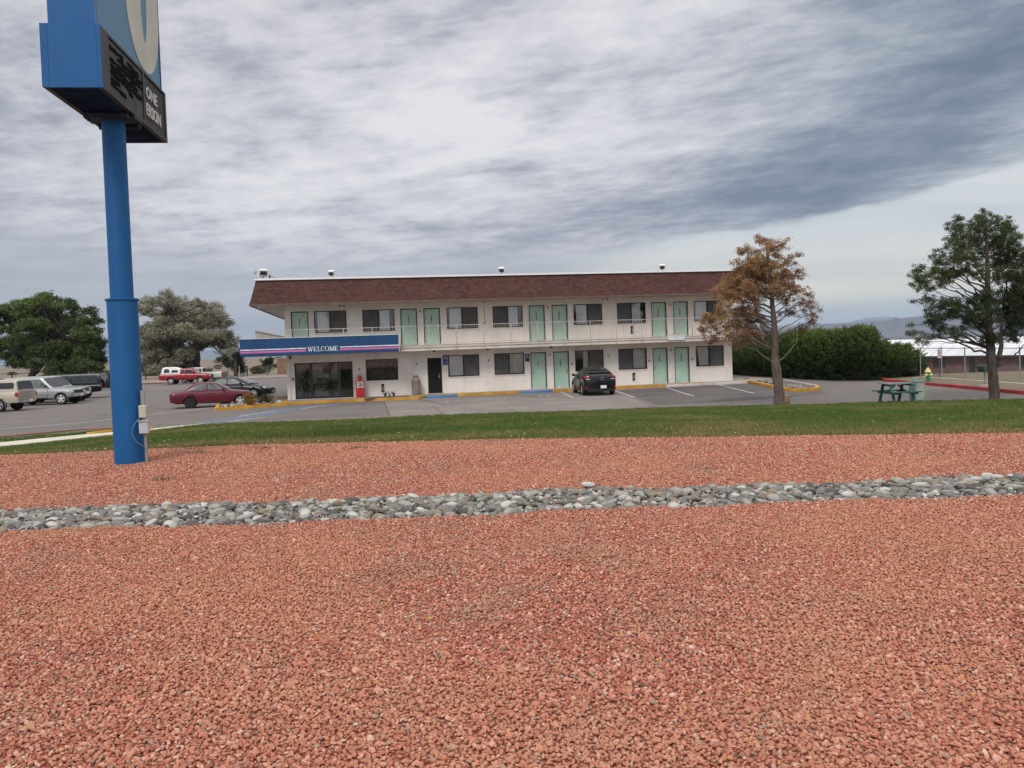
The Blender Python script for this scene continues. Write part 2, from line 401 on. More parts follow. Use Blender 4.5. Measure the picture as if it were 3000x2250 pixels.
_txt = {}
def text_geo(s, size, ext=.004, font_bold=.0, align='CENTER'):
    """flat lettering in the x-z plane facing -y, returned as (verts, faces)"""
    key = (s, size, ext, font_bold)
    if key in _txt: return _txt[key]
    cu = bpy.data.curves.new('t', 'FONT'); cu.body = s; cu.size = size; cu.extrude = ext; cu.offset = font_bold; cu.align_x = align; cu.align_y = 'CENTER'; cu.resolution_u = 3
    o = bpy.data.objects.new('t', cu); COL.objects.link(o); dg = bpy.context.evaluated_depsgraph_get()
    me = bpy.data.meshes.new_from_object(o.evaluated_get(dg))
    vs = [(v.co.x, -v.co.z, v.co.y) for v in me.vertices]; fs = [tuple(p.vertices) for p in me.polygons]
    bpy.data.objects.remove(o); bpy.data.curves.remove(cu); bpy.data.meshes.remove(me)
    _txt[key] = (vs, fs); return vs, fs
def text_mb(s, size, at_=(0, 0, 0), mb=None, ext=.004, bold=0, sx=1):
    mb = mb or MB(); vs, fs = text_geo(s, size, ext, bold)
    return mb.add([(v[0]*sx+at_[0], v[1]+at_[1], v[2]+at_[2]) for v in vs], fs)

# instancing: one mesh of points, each carrying an instanced little mesh
def instancer(name, pts, rots, scls, variants, kind_label, cat, group=None):
    coll = bpy.data.collections.new(name+'_source')
    for v in variants:
        ob = bpy.data.objects.new(v.name, v); coll.objects.link(ob)
    me = bpy.data.meshes.new(name); me.vertices.add(len(pts)); me.vertices.foreach_set('co', np.asarray(pts, dtype=np.float32).ravel())
    a = me.attributes.new('rot', 'FLOAT_VECTOR', 'POINT'); a.data.foreach_set('vector', np.asarray(rots, dtype=np.float32).ravel())
    a = me.attributes.new('scl', 'FLOAT_VECTOR', 'POINT'); a.data.foreach_set('vector', np.asarray(scls, dtype=np.float32).ravel())
    me.update()
    o = bpy.data.objects.new(name, me); COL.objects.link(o)
    ng = bpy.data.node_groups.new(name, 'GeometryNodeTree')
    ng.interface.new_socket('Geometry', in_out='INPUT', socket_type='NodeSocketGeometry')
    ng.interface.new_socket('Geometry', in_out='OUTPUT', socket_type='NodeSocketGeometry')
    n = ng.nodes; l = ng.links
    gi = n.new('NodeGroupInput'); go = n.new('NodeGroupOutput'); mp = n.new('GeometryNodeMeshToPoints'); ip = n.new('GeometryNodeInstanceOnPoints')
    ci = n.new('GeometryNodeCollectionInfo'); ci.inputs['Collection'].default_value = coll
    ci.inputs['Separate Children'].default_value = True; ci.inputs['Reset Children'].default_value = True
    l.new(gi.outputs[0], mp.inputs[0]); l.new(mp.outputs[0], ip.inputs['Points']); l.new(ci.outputs[0], ip.inputs['Instance'])
    ip.inputs['Pick Instance'].default_value = True
    for nm, sock in (('rot', 'Rotation'), ('scl', 'Scale')):
        at_ = n.new('GeometryNodeInputNamedAttribute'); at_.data_type = 'FLOAT_VECTOR'; at_.inputs['Name'].default_value = nm
        l.new(at_.outputs[0], ip.inputs[sock])
    rv = n.new('FunctionNodeRandomValue'); rv.data_type = 'INT'
    for i_ in rv.inputs:
        if i_.type == 'INT' and i_.name == 'Min': i_.default_value = 0
        if i_.type == 'INT' and i_.name == 'Max': i_.default_value = len(variants)-1
    l.new([q for q in rv.outputs if q.type == 'INT'][0], ip.inputs['Instance Index'])
    l.new(ip.outputs[0], go.inputs[0])
    md = o.modifiers.new('scatter', 'NODES'); md.node_group = ng
    if kind_label: tag(o, kind_label, cat, group, 'stuff')
    return o

def rock_mesh(name, m, seed, sub=2, ang=.3, flat=(1, .8, .6), planes=6, smooth=True):
    rng = random.Random(seed); bm = bmesh.new(); bmesh.ops.create_icosphere(bm, subdivisions=sub, radius=1)
    ns = [Vector((rng.gauss(0, 1), rng.gauss(0, 1), rng.gauss(0, 1))).normalized() for _ in range(planes)]
    ds = [rng.uniform(1-ang*1.6, 1-ang*.3) for _ in ns]
    for v in bm.verts:
        for n_, d_ in zip(ns, ds):
            k = v.co.dot(n_)
            if k > d_: v.co -= n_*(k-d_)*.9
        v.co = Vector((v.co.x*flat[0], v.co.y*flat[1], v.co.z*flat[2]))
    for f in bm.faces: f.smooth = smooth
    me = bpy.data.meshes.new(name); bm.to_mesh(me); bm.free(); me.materials.append(m); return me

# ---------------------------------------------------------------- ground
GZ = 1.15
GEDGE = [(-40, 17.5), (-24, 15.8), (-16, 14.9), (-8.8, 14.05), (-4.4, 14.3), (0, 13.75), (4.25, 12.85), (7.6, 12.15), (14, 10.9), (24, 8.9), (40, 6)]
LEDGE = [(-48, -2), (-31, 11), (-22.5, 19.6), (-16.5, 26.3), (-12.4, 32.6), (-.06, 33.2), (6.7, 32.6), (10.7, 32.35), (19.3, 31.0), (33, 28.7), (60, 24)]
def lerp(a, b, t): return a+(b-a)*t
def polyint(P, s):
    s = max(0, min(len(P)-1.0001, s)); i = int(s); t = s-i
    return lerp(P[i][0], P[i+1][0], t), lerp(P[i][1], P[i+1][1], t)
def lawn_pt(s, t):
    a = polyint(GEDGE, s); b = polyint(LEDGE, s)
    z = lerp(GZ-.005, .045, t**.92)+.03*sin(a[0]*.5+t*3)*t*(1-t)*2
    return lerp(a[0], b[0], t), lerp(a[1], b[1], t), z

def build_ground():
    # the wide land: flat round the lot, falling away beyond the fence on the right
    mb = MB(); xs = sorted(set([-9000, -5000, -2500, -1200, -700, -400, -250, -180]+list(range(-140, 200, 10))+[240, 320, 450, 700, 1200, 2500, 5000, 9000]))
    ys = sorted(set([-300, -120, -60]+list(range(-30, 200, 10))+[240, 300, 400, 600, 900, 1500, 2500, 5000, 9000, 14000]))
    sm = lambda x, a, b: (lambda t: t*t*(3-2*t))(max(0, min(1, (x-a)/(b-a))))
    H = lambda x, y: -.07-4.55*sm(x, 22, 34)*sm(y, 44, 118)-14*sm(y, 200, 1500)*sm(x, -400, 300)-.9*sm(x, -20, -200)*0-2*sm(y, 150, 600)*sm(-x, 0, 60)+(.35*sin(x*.05)*cos(y*.04) if (y > 130 or x < -70) else 0)
    vs = [(x, y, H(x, y)) for y in ys for x in xs]; nx = len(xs)
    fs = [(j*nx+i, j*nx+i+1, (j+1)*nx+i+1, (j+1)*nx+i) for j in range(len(ys)-1) for i in range(nx-1)]
    mb.add(vs, fs, True)
    m, nb, p, o = custom('dry_field'); pos = nb.new('ShaderNodeNewGeometry').outputs['Position']
    n1 = nb.noise(pos, .035, 6, .6, .5); n2 = nb.noise(pos, .35, 6, .65); n3 = nb.noise(pos, 6, 4, .7)
    c = nb.mix(nb.ss(n1, .35, .65), (.23, .175, .12), (.15, .115, .08)); c = nb.mix(nb.ss(n2, .55, .72, 0, .7), c, (.08, .08, .045)); c = nb.mix(nb.ss(n3, .4, .8, 0, .4), c, (.28, .23, .17))
    gx, gy, gz = nb.xyz(pos); c = nb.mix(nb.m('MULTIPLY', nb.ss(gx, 20, 120), nb.ss(gy, 165, 240)), c, (.075, .078, .06))
    nb.put(p.inputs['Base Color'], c); p.inputs['Roughness'].default_value = .95
    structure('ground', mb, m, fix=False)

    # asphalt lot
    mb = MB(); P = [(-95, 20), (-30, 7), (-16, 25), (-13, 31), (-8, 32.4), (0, 32.8), (11, 31.9), (20, 30.5), (22, 30), (21.25, 34), (21.35, 40), (21.3, 46.6), (22.5, 49.6), (19.9, 56), (19.1, 62), (18.2, 75), (15, 118), (-95, 118)]
    mb.add([(x, y, 0) for x, y in P], [tuple(range(len(P)))]); structure('parking_lot', mb, ASPH, fix=False)
    mb = MB(); Q = [(60, 6), (60, 29), (33, 28.9), (22, 30.2), (21.2, 31), (20.5, 30.8), (21, 26), (24, 9)]
    # gravel bed base
    mb = MB(); vs = []; n = 60
    for j, yk in enumerate((None, .5, 1)):
        pass
    top = [polyint(GEDGE, (len(GEDGE)-1)*i/n) for i in range(n+1)]
    rows = [[(x, y, GZ) for x, y in top], [(x, -12, GZ) for x, y in top], [(x*1.1, -16, -.2) for x, y in top]]
    vs = [p_ for r in rows for p_ in r]; fs = [(j*(n+1)+i, j*(n+1)+i+1, (j+1)*(n+1)+i+1, (j+1)*(n+1)+i) for j in range(2) for i in range(n)]
    mb.add(vs, fs)
    m, nb, p, o = custom('red_gravel_base'); pos = nb.new('ShaderNodeNewGeometry').outputs['Position']
    vo = nb.new('ShaderNodeTexVoronoi'); nb.put(vo.inputs['Vector'], pos); vo.inputs['Scale'].default_value = 48
    hsv = nb.xyz(vo.outputs['Color'])
    c = nb.ramp(hsv[0], [(0, (.42, .14, .095)), (.3, (.52, .20, .14)), (.55, (.60, .28, .19)), (.8, (.36, .13, .09)), (.92, (.50, .34, .24))], 'CONSTANT')
    c = nb.mix(nb.ss(vo.outputs['Distance'], .35, .75, 0, .8), c, (.22, .075, .052))
    nb.put(p.inputs['Base Color'], c); p.inputs['Roughness'].default_value = .9
    b = nb.new('ShaderNodeBump'); b.inputs['Strength'].default_value = 1; b.inputs['Distance'].default_value = .02; b.invert = True
    nb.put(b.inputs['Height'], vo.outputs['Distance']); nb.l.new(b.outputs[0], p.inputs['Normal'])
    structure('gravel_ground', mb, m, fix=False)

    # lawn
    mb = MB(); ns, nt = 120, 24; vs = [lawn_pt((len(GEDGE)-1)*i/ns, j/nt) for j in range(nt+1) for i in range(ns+1)]
    fs = [(j*(ns+1)+i, j*(ns+1)+i+1, (j+1)*(ns+1)+i+1, (j+1)*(ns+1)+i) for j in range(nt) for i in range(ns)]
    mb.add(vs, fs, True)
    # a low earth lip under the far edge
    m, nb, p, o = custom('lawn_soil'); pos = nb.new('ShaderNodeNewGeometry').outputs['Position']
    n1 = nb.noise(pos, .45, 5, .6, .4); n2 = nb.noise(pos, 3.5, 5, .7)
    c = nb.mix(nb.ss(n1, .4, .68), (.050, .085, .018), (.105, .115, .04)); c = nb.mix(nb.ss(n2, .5, .75, 0, .6), c, (.15, .125, .065))
    nb.put(p.inputs['Base Color'], c); p.inputs['Roughness'].default_value = .95
    structure('lawn', mb, m, fix=False)
    # kerb between lawn and lot (low, reddish worn concrete)
    kb = mat('worn_kerb', (.34, .22, .18), .9, .15, .7, .4, 20)
    mb = MB(); pts = [(-12.2, 32.75), (-9, 33.12), (-.06, 33.32), (6.7, 32.72), (10.7, 32.47), (19.3, 31.12), (24, 30.3)]
    for a, b_ in zip(pts, pts[1:]): mb.bar((a[0], a[1]+.05, .0), (b_[0], b_[1]+.05, .0), .22, .10)
    structure('lawn_kerb', mb, kb)
    # apron of concrete in front of the rooms, and darker repaved bays
UA = Vector((-12.44, 46.57, 0)); YAW = radians(9.88)
UX = Vector((cos(YAW), sin(YAW), 0)); UN = Vector((sin(YAW), -cos(YAW), 0))
def bp(u, v, z=0): return UA+UX*u+UN*v+Vector((0, 0, z))
def flat(name, pts, z, m, **k):
    mb = MB(); mb.add([(p[0], p[1], z) for p in pts], [tuple(range(len(pts)))]); return structure(name, mb, m, fix=False, **k)
def flats(name, polys, z, m, **k):
    mb = MB()
    for P in polys: mb.add([(p[0], p[1], z) for p in P], [tuple(range(len(P)))])
    return structure(name, mb, m, fix=False, **k)
def strip(a, b, w):
    a, b = Vector(a[:2]), Vector(b[:2]); d = (b-a).normalized(); n = Vector((-d.y, d.x))*w/2
    return [a-n, b-n, b+n, a+n]

def build_paving():
    flats('concrete_apron', [[bp(5.0, 1.0), bp(5.05, 16.3), bp(11, 15.8), bp(15.9, 15.0), bp(17.3, 7.5), bp(18.3, 2.6), bp(21.6, 2.0), bp(27.3, 1.4), bp(27.3, 1.0)]], .004, CAPRON)
    flats('dark_asphalt_patch', [[bp(18.3, 2.75), bp(17.5, 7.6), bp(16.4, 14.5), bp(21, 14.2), bp(25.5, 12.5), bp(27.5, 8), bp(27.5, 1.6), bp(21.6, 2.2)]], .0042, DASPH)
    # joints and cracks in the concrete
    dark = mat('joint_dark', (.10, .088, .082), .9, .15, 3)
    J = [strip(bp(6.9, 2), bp(7.9, 8.5), .10), strip(bp(7.2, 8.5), bp(7.3, 15.4), .05), strip(bp(12.0, 1.6), bp(13.4, 6.4), .12), strip(bp(9.8, 5.6), bp(13.6, 5.2), .10), strip(bp(5.1, 9.5), bp(16, 9.2), .04), strip(bp(5, 1.1), bp(5.05, 16.2), .05), strip(bp(10.2, 10), bp(10.4, 15.5), .04)]
    flats('pavement_joints', J, .0075, dark)
    # bay lines
    wl = mat('worn_white_line', (.62, .60, .57), .85, .22, 4, .2, 30)
    Ls = [strip(bp(18.3, 1.6), bp(17.2, 9.0), .10), strip(bp(21.5, 1.9), bp(19.8, 10.2), .10), strip(bp(24.9, 1.9), bp(22.9, 10.4), .10), strip(bp(15.25, 1.3), bp(14.5, 7.2), .10)]
    flats('bay_lines', Ls, .011, wl)
    # worn wheelchair symbols
    W = []
    for (u0, v0, sc) in ((9.0, 5.1, 1.0), (14.0, 4.6, .95)):
        seg = [((-.9, .5), (-.6, -.1)), ((-.35, .2), (.35, .35)), ((.35, .35), (.75, .1)), ((-.35, .2), (-.1, -.4)), ((-.1, -.4), (.5, -.5)), ((1.2, .5), (1.6, -.1))]
        for a, b in seg: W.append(strip(bp(u0+a[0]*sc, v0+a[1]*sc*2), bp(u0+b[0]*sc, v0+b[1]*sc*2), .10))
    flats('wheelchair_marking', W, .0115, mat('faded_white_mark', (.40, .37, .35), .85, .22, 5))
    # faded blue access path with white dashes, left of the building
    bl = mat('faded_blue_paint', (.13, .175, .26), .85, .2, 1.3, col2=(.145, .145, .155))
    flats('access_path_marking', [[(-11.3, 43.3), (-9.0, 44.0), (-9.3, 42.6), (-10.6, 40.7), (-11.2, 37), (-11.9, 34.2), (-12.9, 33.3), (-13.3, 34.6), (-12.2, 38.5), (-12.1, 41.5)]], .004, bl)
    D = [strip((-13.5, 31.0), (-12.55, 33.3), .14), strip((-12.0, 34.3), (-11.0, 36.3), .14), strip((-12.5, 37.2), (-11.7, 40.1), .12), strip((-10.6, 40.8), (-9.9, 43.1), .12)]
    flats('access_path_lines', D, .009, wl)
    # pale gutter line curving through the lot
    g = [(-27, 31), (-24.2, 32.8), (-21.8, 34.7), (-19.2, 37.2), (-18.1, 40.7), (-16.4, 44.7)]
    flats('gutter_line', [strip(a, b, .38) for a, b in zip(g[2:], g[3:])]+[strip(a, b, .3) for a, b in zip(g[:2], g[1:3])], .004, mat('gutter_concrete', (.30, .28, .26), .9, .12, 1))
    # cream pavement edge on the left
    mb = MB(); A = [(-23, 19.6), (-20, 22.9), (-16.5, 26.4), (-14.45, 29.2), (-13.5, 30.9), (-12.3, 32.75)]; B = [(-24.3, 20.9), (-21, 24.3), (-17.5, 27.7), (-15.3, 30.0), (-14.1, 31.4), (-12.6, 33.2)]
    for i in range(len(A)-1):
        q = [A[i], A[i+1], B[i+1], B[i]]; mb.prism(q, -.02, .13-.015*i, 'z')
    structure('pavement_left', mb, mat('cream_concrete', (.64, .60, .50), .9, .08, 1.0, .3, 30))
    # verge with red kerb beyond it
    mb = MB(); V = [(-24.3, 20.95), (-21, 24.35), (-17.5, 27.75), (-15.35, 30.05), (-14.2, 31.4), (-15.4, 31.75), (-16.7, 31.6), (-17.8, 30.6), (-19.6, 28.4), (-26, 22.8)]
    mb.prism(V, -.02, .10, 'z'); structure('verge', mb, MATS['lawn_soil'])
    mb = MB(); Rk = [(-26.1, 22.9), (-19.7, 28.5), (-17.9, 30.7), (-16.75, 31.72), (-15.4, 31.88), (-14.25, 31.55)]
    for a, b in zip(Rk[1:4], Rk[2:5]): mb.bar((*a, .06), (*b, .06), .16, .14)
    mb.bar((*Rk[4], .06), (*Rk[5], .06), .16, .14); structure('red_kerb_left', mb, mat('dusty_red_kerb', (.34, .085, .08), .85, .2, .9))
    mb = MB(); mb.bar((-15.5, 29.75, .075), (-14.95, 30.75, .075), .2, .16); mb.bar((-14.95, 30.75, .075), (-13.95, 31.6, .075), .25, .16); structure('yellow_kerb_left', mb, YELK)

    # walk and kerb along the front of the motel
    mb = MB(); K = [(-4.2, -3.0), (-4.0, 1.3), (-2.8, 2.3), (-.3, 2.25), (1.2, 1.8), (4.2, 1.85), (5.2, 2.2), (6.9, 2.1), (7.3, 1.15), (27.2, 1.0), (29.5, .9), (29.6, -3), (26.75, -3)]
    F_ = [(-4.2, -3.0)]+K[1:10]
    inner = [(u, v-.16) for u, v in K[1:11]]
    P = [bp(u, v) for u, v in [(-4.1, -3), *inner, (29.4, -3)]]
    mb.prism([(p.x, p.y) for p in P], -.02, .15, 'z'); structure('front_walk', mb, CONC)
    segs = list(zip(K[1:11], K[2:12]))
    def run(lo, hi, m, nm):
        mb = MB()
        for a, b in segs[:9]:
            if b[0] <= lo or a[0] >= hi or abs(b[0]-a[0]) < 1e-6: continue
            t0 = max(0, (lo-a[0])/(b[0]-a[0])); t1 = min(1, (hi-a[0])/(b[0]-a[0]))
            p = bp(lerp(a[0], b[0], t0), lerp(a[1], b[1], t0)-.08, .07); q = bp(lerp(a[0], b[0], t1), lerp(a[1], b[1], t1)-.08, .07)
            mb.bar(p, q, .17, .175)
        return structure(nm, mb, m)
    run(-2.8, 24.0, YELK, 'yellow_kerb_front'); run(24.0, 27.2, PCONC, 'bare_kerb_front')
    # right-hand pavement past the corner
    flat('side_path', [bp(26.8, 1.0), bp(29.5, .8), bp(28.6, -14), bp(26.8, -14)], .012, PCONC)
    # right verge: raised strip with red kerb
    mb = MB(); V = [(22.5, 49.7), (21.35, 46.6), (21.42, 39.5), (21.25, 33.8), (22.5, 20), (60, 18), (60, 49), (24.2, 51.5)]
    mb.prism(V, -.03, .11, 'z'); structure('verge', mb, mat('bare_verge', (.20, .145, .10), .95, .18, .8, .4, 20, col2=(.13, .12, .06)))
    mb = MB(); Rk = [(24.0, 51.5), (22.45, 49.8), (21.27, 46.6), (21.34, 39.5), (21.17, 33.8), (21.3, 30)]
    for a, b in zip(Rk, Rk[1:]): mb.bar((*a, .06), (*b, .06), .17, .17)
    structure('red_kerb_right', mb, REDK)
    flats('fence_footing_strip', [strip((24.25, 50.5), (24.5, 30), .28)], .116, PCONC)
build_ground(); build_paving()

def hills(name, prof, Y, m, depth=900, base=-30):
    """ridge with real depth; prof: photo x -> photo y of the skyline"""
    mb = MB(); top = [at(x, y, Y) for x, y in prof]; rows = []
    rng = random.Random(3)
    for k, (dy, hf) in enumerate(((-depth*1.3, 0), (-depth*.7, .30), (-depth*.32, .62), (-depth*.1, .9), (0, 1), (depth*.7, .75), (depth*2, 0))):
        rows.append([(p.x*(1+dy/Y), p.y+dy, base+(p.z-base)*hf*(1+(.10*sin(i*1.7+k*2.1)+.06*sin(i*3.3+k) if 0 < k < 4 else 0))) for i, p in enumerate(top)])
    n = len(top); vs = [p for r in rows for p in r]; fs = [(j*n+i, j*n+i+1, (j+1)*n+i+1, (j+1)*n+i) for j in range(len(rows)-1) for i in range(n-1)]
    mb.add(vs, fs, True); return structure(name, mb, m, fix=False)
def interp_prof(P, step=18):
    out = []
    for (x0, y0), (x1, y1) in zip(P, P[1:]):
        k = max(1, int((x1-x0)/step)); out += [(lerp(x0, x1, i/k), lerp(y0, y1, i/k)+random.uniform(-.8, .8)) for i in range(k)]
    return out+[P[-1]]
HILLA = mat('near_hills', (.115, .115, .135), .95, .1, .002, col2=(.085, .082, .10))  # slight blue of the distance haze mixed into the base colour
HILLB = mat('haze_blue_hills', (.155, .19, .245), .95, .05, .001)  # distance haze put into the base colour as blue
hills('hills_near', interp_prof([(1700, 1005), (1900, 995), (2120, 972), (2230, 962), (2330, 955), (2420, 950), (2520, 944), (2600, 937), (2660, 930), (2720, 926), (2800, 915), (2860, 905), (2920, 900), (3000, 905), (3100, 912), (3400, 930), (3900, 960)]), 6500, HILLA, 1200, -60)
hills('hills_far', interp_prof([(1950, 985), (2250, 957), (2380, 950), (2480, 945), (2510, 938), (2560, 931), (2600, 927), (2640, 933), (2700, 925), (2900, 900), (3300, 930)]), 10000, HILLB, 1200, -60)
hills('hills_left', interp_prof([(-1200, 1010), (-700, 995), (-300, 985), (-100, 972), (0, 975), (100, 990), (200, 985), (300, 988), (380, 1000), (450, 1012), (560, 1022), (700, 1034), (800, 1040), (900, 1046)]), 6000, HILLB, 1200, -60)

# ---------------------------------------------------------------- the motel
def build_motel():
    R = empty('motel', tuple(UA), YAW, 'long two-storey beige stucco motel with brown shingled mansard roof and mint green doors', 'motel')
    LEN, DEP = 26.6, 12.0; ZT = 5.46
    def front(y, z): return y
    ups = [(1.28, 3.1, 0), (4.0, 5.84, 1), (8.86, 10.7, 0), (11.58, 13.4, 1), (16.5, 18.3, 0), (19.22, 21.05, 1), (24.15, 26.0, 0)]
    upd = [(0.0, .98), (6.16, 7.14), (7.5, 8.48), (13.76, 14.74), (15.16, 16.14), (21.4, 22.38), (22.8, 23.78)]
    low = [(8.83, 10.68, 0, 'shade'), (11.58, 13.4, 1, 'curt'), (16.5, 18.3, 0, 'half'), (19.22, 21.05, 1, 'curt'), (24.2, 26.05, 0, 'slant')]
    lod = [(13.76, 14.74), (15.16, 16.14), (21.4, 22.38), (22.8, 23.78)]
    ops = []
    for a, b, _ in ups: ops.append((a, b, 3.90, 5.17))
    for a, b in upd: ops.append((a, b, 3.05, 5.17))
    for a, b, *_ in low: ops.append((a, b, 1.10, 2.38))
    for a, b in lod: ops.append((a, b, .17, 2.36))
    ops += [(.08, 3.33, .17, 2.24), (4.08, 5.92, 1.06, 2.30), (7.62, 8.46, .17, 2.26)]
    # front wall with real openings
    us = sorted({-.0, LEN, *[o[0] for o in ops], *[o[1] for o in ops]}); us[0] = min(us[0], 0)
    us = sorted(set(us) | {-.35, LEN}); zs = sorted({.14, ZT, *[o[2] for o in ops], *[o[3] for o in ops]})
    mb = MB()
    for i in range(len(us)-1):
        for j in range(len(zs)-1):
            uc, zc = (us[i]+us[i+1])/2, (zs[j]+zs[j+1])/2
            if any(o[0] < uc < o[1] and o[2] < zc < o[3] for o in ops): continue
            mb.quad((us[i], 0, zs[j]), (us[i+1], 0, zs[j]), (us[i+1], 0, zs[j+1]), (us[i], 0, zs[j+1]))
    for a, b, c, d in ops:
        r = .16; mb.quad((a, 0, c), (a, r, c), (a, r, d), (a, 0, d)); mb.quad((b, 0, c), (b, r, c), (b, r, d), (b, 0, d)); mb.quad((a, 0, d), (a, r, d), (b, r, d), (b, 0, d)); mb.quad((a, 0, c), (a, r, c), (b, r, c), (b, 0, c))
    mb.quad((-.35, 0, .14), (-.35, DEP, .14), (-.35, DEP, ZT), (-.35, 0, ZT)); mb.quad((LEN, 0, .14), (LEN, DEP, .14), (LEN, DEP, ZT), (LEN, 0, ZT))
    mb.quad((-.35, DEP, .14), (LEN, DEP, .14), (LEN, DEP, ZT), (-.35, DEP, ZT))
    part('wall', mb, STUCCO, R, fix=False)
    # pilaster strips (raised stucco between bays)
    mb = MB()
    for u in (-.33, 3.6, 7.32, 11.14, 14.95, 18.76, 22.6, 26.45):
        mb.box((u+.02, -.015, 4.26), (.20, .03, 2.4))
    # back of the rooms: dark void behind the glass
    mb2 = MB(); mb2.b2((-.2, 2.4, .2), (LEN-.1, 2.45, ZT-.1)); mb2.b2((-.2, .3, 2.62), (LEN-.1, 2.4, 2.7)); mb2.b2((3.6, .25, .18), (3.66, 2.4, ZT-.2))
    mb2.b2((-.2, .3, .16), (LEN-.1, 2.4, .2)); part('room_interior', mb2, DARKIN, R)

    def trim(a, b, c, d, bottom=True, w=.045):
        mb = MB(); mb.b2((a-w, -.035, d), (b+w, .01, d+w)); mb.b2((a-w, -.035, c), (a, .01, d)); mb.b2((b, -.035, c), (b+w, .01, d))
        if bottom: mb.b2((a-w, -.05, c-w), (b+w, .01, c))
        return mb
    def cloth(a, b, c, d, y, mb, amp=.03, wl=.13, slant=0):
        n = int((b-a)/.025); 
        top = [(lerp(a, b, i/n), y+amp*sin(lerp(a, b, i/n)*2*pi/wl+sin(i*.31)*1.3), d) for i in range(n+1)]
        bot = [(lerp(a+slant, b, i/n), y+amp*1.2*sin(lerp(a, b, i/n)*2*pi/wl+sin(i*.31)*1.3), c) for i in range(n+1)]
        mb.add(bot+top, [(i, i+1, n+2+i, n+1+i) for i in range(n)], True)
    def window(a, b, c, d, side, kind='curt', upper=False):
        f = MB(); w = .05; m_ = (a+b)/2
        for q in (((a, .03, c), (a+w, .1, d)), ((b-w, .03, c), (b, .1, d)), ((a+w, .03, d-w), (b-w, .1, d)), ((a+w, .03, c), (b-w, .1, c+w)), ((m_-.035, .02, c+w), (m_+.035, .1, d-w))): f.b2(*q)
        W = part('window', f, BRONZE, R)
        part('window_trim', trim(a, b, c, d), TRIM, W)
        g0, g1 = (a+w, m_-.035), (m_+.035, b-w)
        clear, scr = (g0, g1) if side == 0 else (g1, g0)
        for q in (g0, g1):
            g = MB(); g.b2((q[0], .062, c+w), (q[1], .068, d-w)); part('pane', g, GLASS, W)
        s = MB(); s.b2((scr[0], .045, c+w), (scr[1], .051, d-w)); part('screen', s, SCREEN, W)
        k = MB()
        z0, z1 = c+.07, d-.05
        if kind == 'curt':
            if upper:
                ca, cb = (clear[0]+.12, clear[1]-.02) if side == 0 else (clear[0]+.01, clear[0]+(clear[1]-clear[0])*.70)
                if a in (16.5,): ca += .03
                cloth(ca, cb, z0, z1, .135, k)
            else: cloth(clear[0], clear[1]-.0, z0, z1, .135, k, wl=.17)
        elif kind == 'shade': k.b2((clear[0]+.05, .10, z0), (clear[1], .11, z1+.02))
        elif kind == 'half': cloth(clear[0]+.5, clear[1], z0, z1, .14, k)
        elif kind == 'slant': cloth(clear[0]+.1, clear[1], z0, z1, .14, k, slant=.12)
        part('curtain', k, CURTW if kind == 'shade' or upper else CURT, W, fix=False)
        return W
    for a, b, sd in ups: window(a, b, 3.90, 5.17, sd, 'curt', True)
    for a, b, sd, kd in low: window(a, b, 1.10, 2.38, sd, kd)
    # office side window with dark vertical blinds
    a, b, c, d = 4.08, 5.92, 1.06, 2.30; f = MB(); w = .05
    for q in (((a, .03, c), (a+w, .1, d)), ((b-w, .03, c), (b, .1, d)), ((a+w, .03, d-w), (b-w, .1, d)), ((a+w, .03, c), (b-w, .1, c+w))): f.b2(*q)
    W = part('window', f, BRONZE, R); part('window_trim', trim(a, b, c, d), TRIM, W)
    g = MB(); g.b2((a+w, .062, c+w), (b-w, .068, d-w)); part('pane', g, GLASS, W)
    k = MB(); u = a+.1
    while u < b-.08: k.box((u, .2, (c+d)/2), (.085, .006, d-c-.12), Euler((0, 0, .5)).to_matrix()); u += .075
    part('blind', k, mat('brown_blind', (.12, .085, .075), .8, .25, 7), W)

    def door(a, b, c, d, num, hinge, m=MINT):
        D = MB(); D.b2((a+.06, .07, c+.012), (b-.06, .12, d-.06)); D = part('door', D, m, R)
        F = MB()
        for q in (((a, .0, c), (a+.06, .13, d-.06)), ((b-.06, .0, c), (b, .13, d-.06)), ((a, .0, d-.06), (b, .13, d))): F.b2(*q)
        part('door_frame', F, DGREEN if m is MINT else BRONZE, D); part('door_trim', trim(a, b, c, d, False, .06), TRIM, D)
        h = MB(); hu = b-.15 if hinge == 'R' else a+.15
        h.box((hu, .06, c+.98), (.05, .02, .17)); h.tube([(hu, .055, c+1.0), (hu, .02, c+1.0), (hu+(-.11 if hinge == 'R' else .11), .015, c+1.0)], .011, 6); h.lathe((hu, .05, c+1.14), [(.025, .0), (.025, .02)], 8, 'y')
        part('handle', h, CHROME, D)
        if num:
            t = MB()
            for i, ch in enumerate(num): text_mb(ch, .17, ((a+b)/2-.02, .062, d-.48-.165*i), t, .004, .006, 1)
            part('door_number', t, mat('number_dark', (.02, .03, .03), .5), D)
            pe = MB(); pe.lathe(((a+b)/2-.02, .06, c+1.35), [(.012, 0), (.012, .012)], 8, 'y'); part('peephole', pe, CHROME, D)
        if m is MINT and c < 1:
            s = MB(); s.b2((a+.06, .06, c+.012), (b-.06, .069, c+.11)); part('kick_plate', s, mat('kick_grey', (.52, .58, .55), .5), D)
        return D
    for (a, b), n, hg in zip(upd, ('201', '202', '203', '204', '205', '206', '207'), 'RLRLRLR'): door(a, b, 3.05, 5.17, n, hg)
    for (a, b), n, hg in zip(lod, ('101', '102', '103', '104'), 'LRLR'): door(a, b, .17, 2.36, n, hg)
    door(7.62, 8.46, .17, 2.26, None, 'R', DARKDOOR)

    # glazed office front
    a, b, c, d = .08, 3.33, .17, 2.24; f = MB(); w = .07
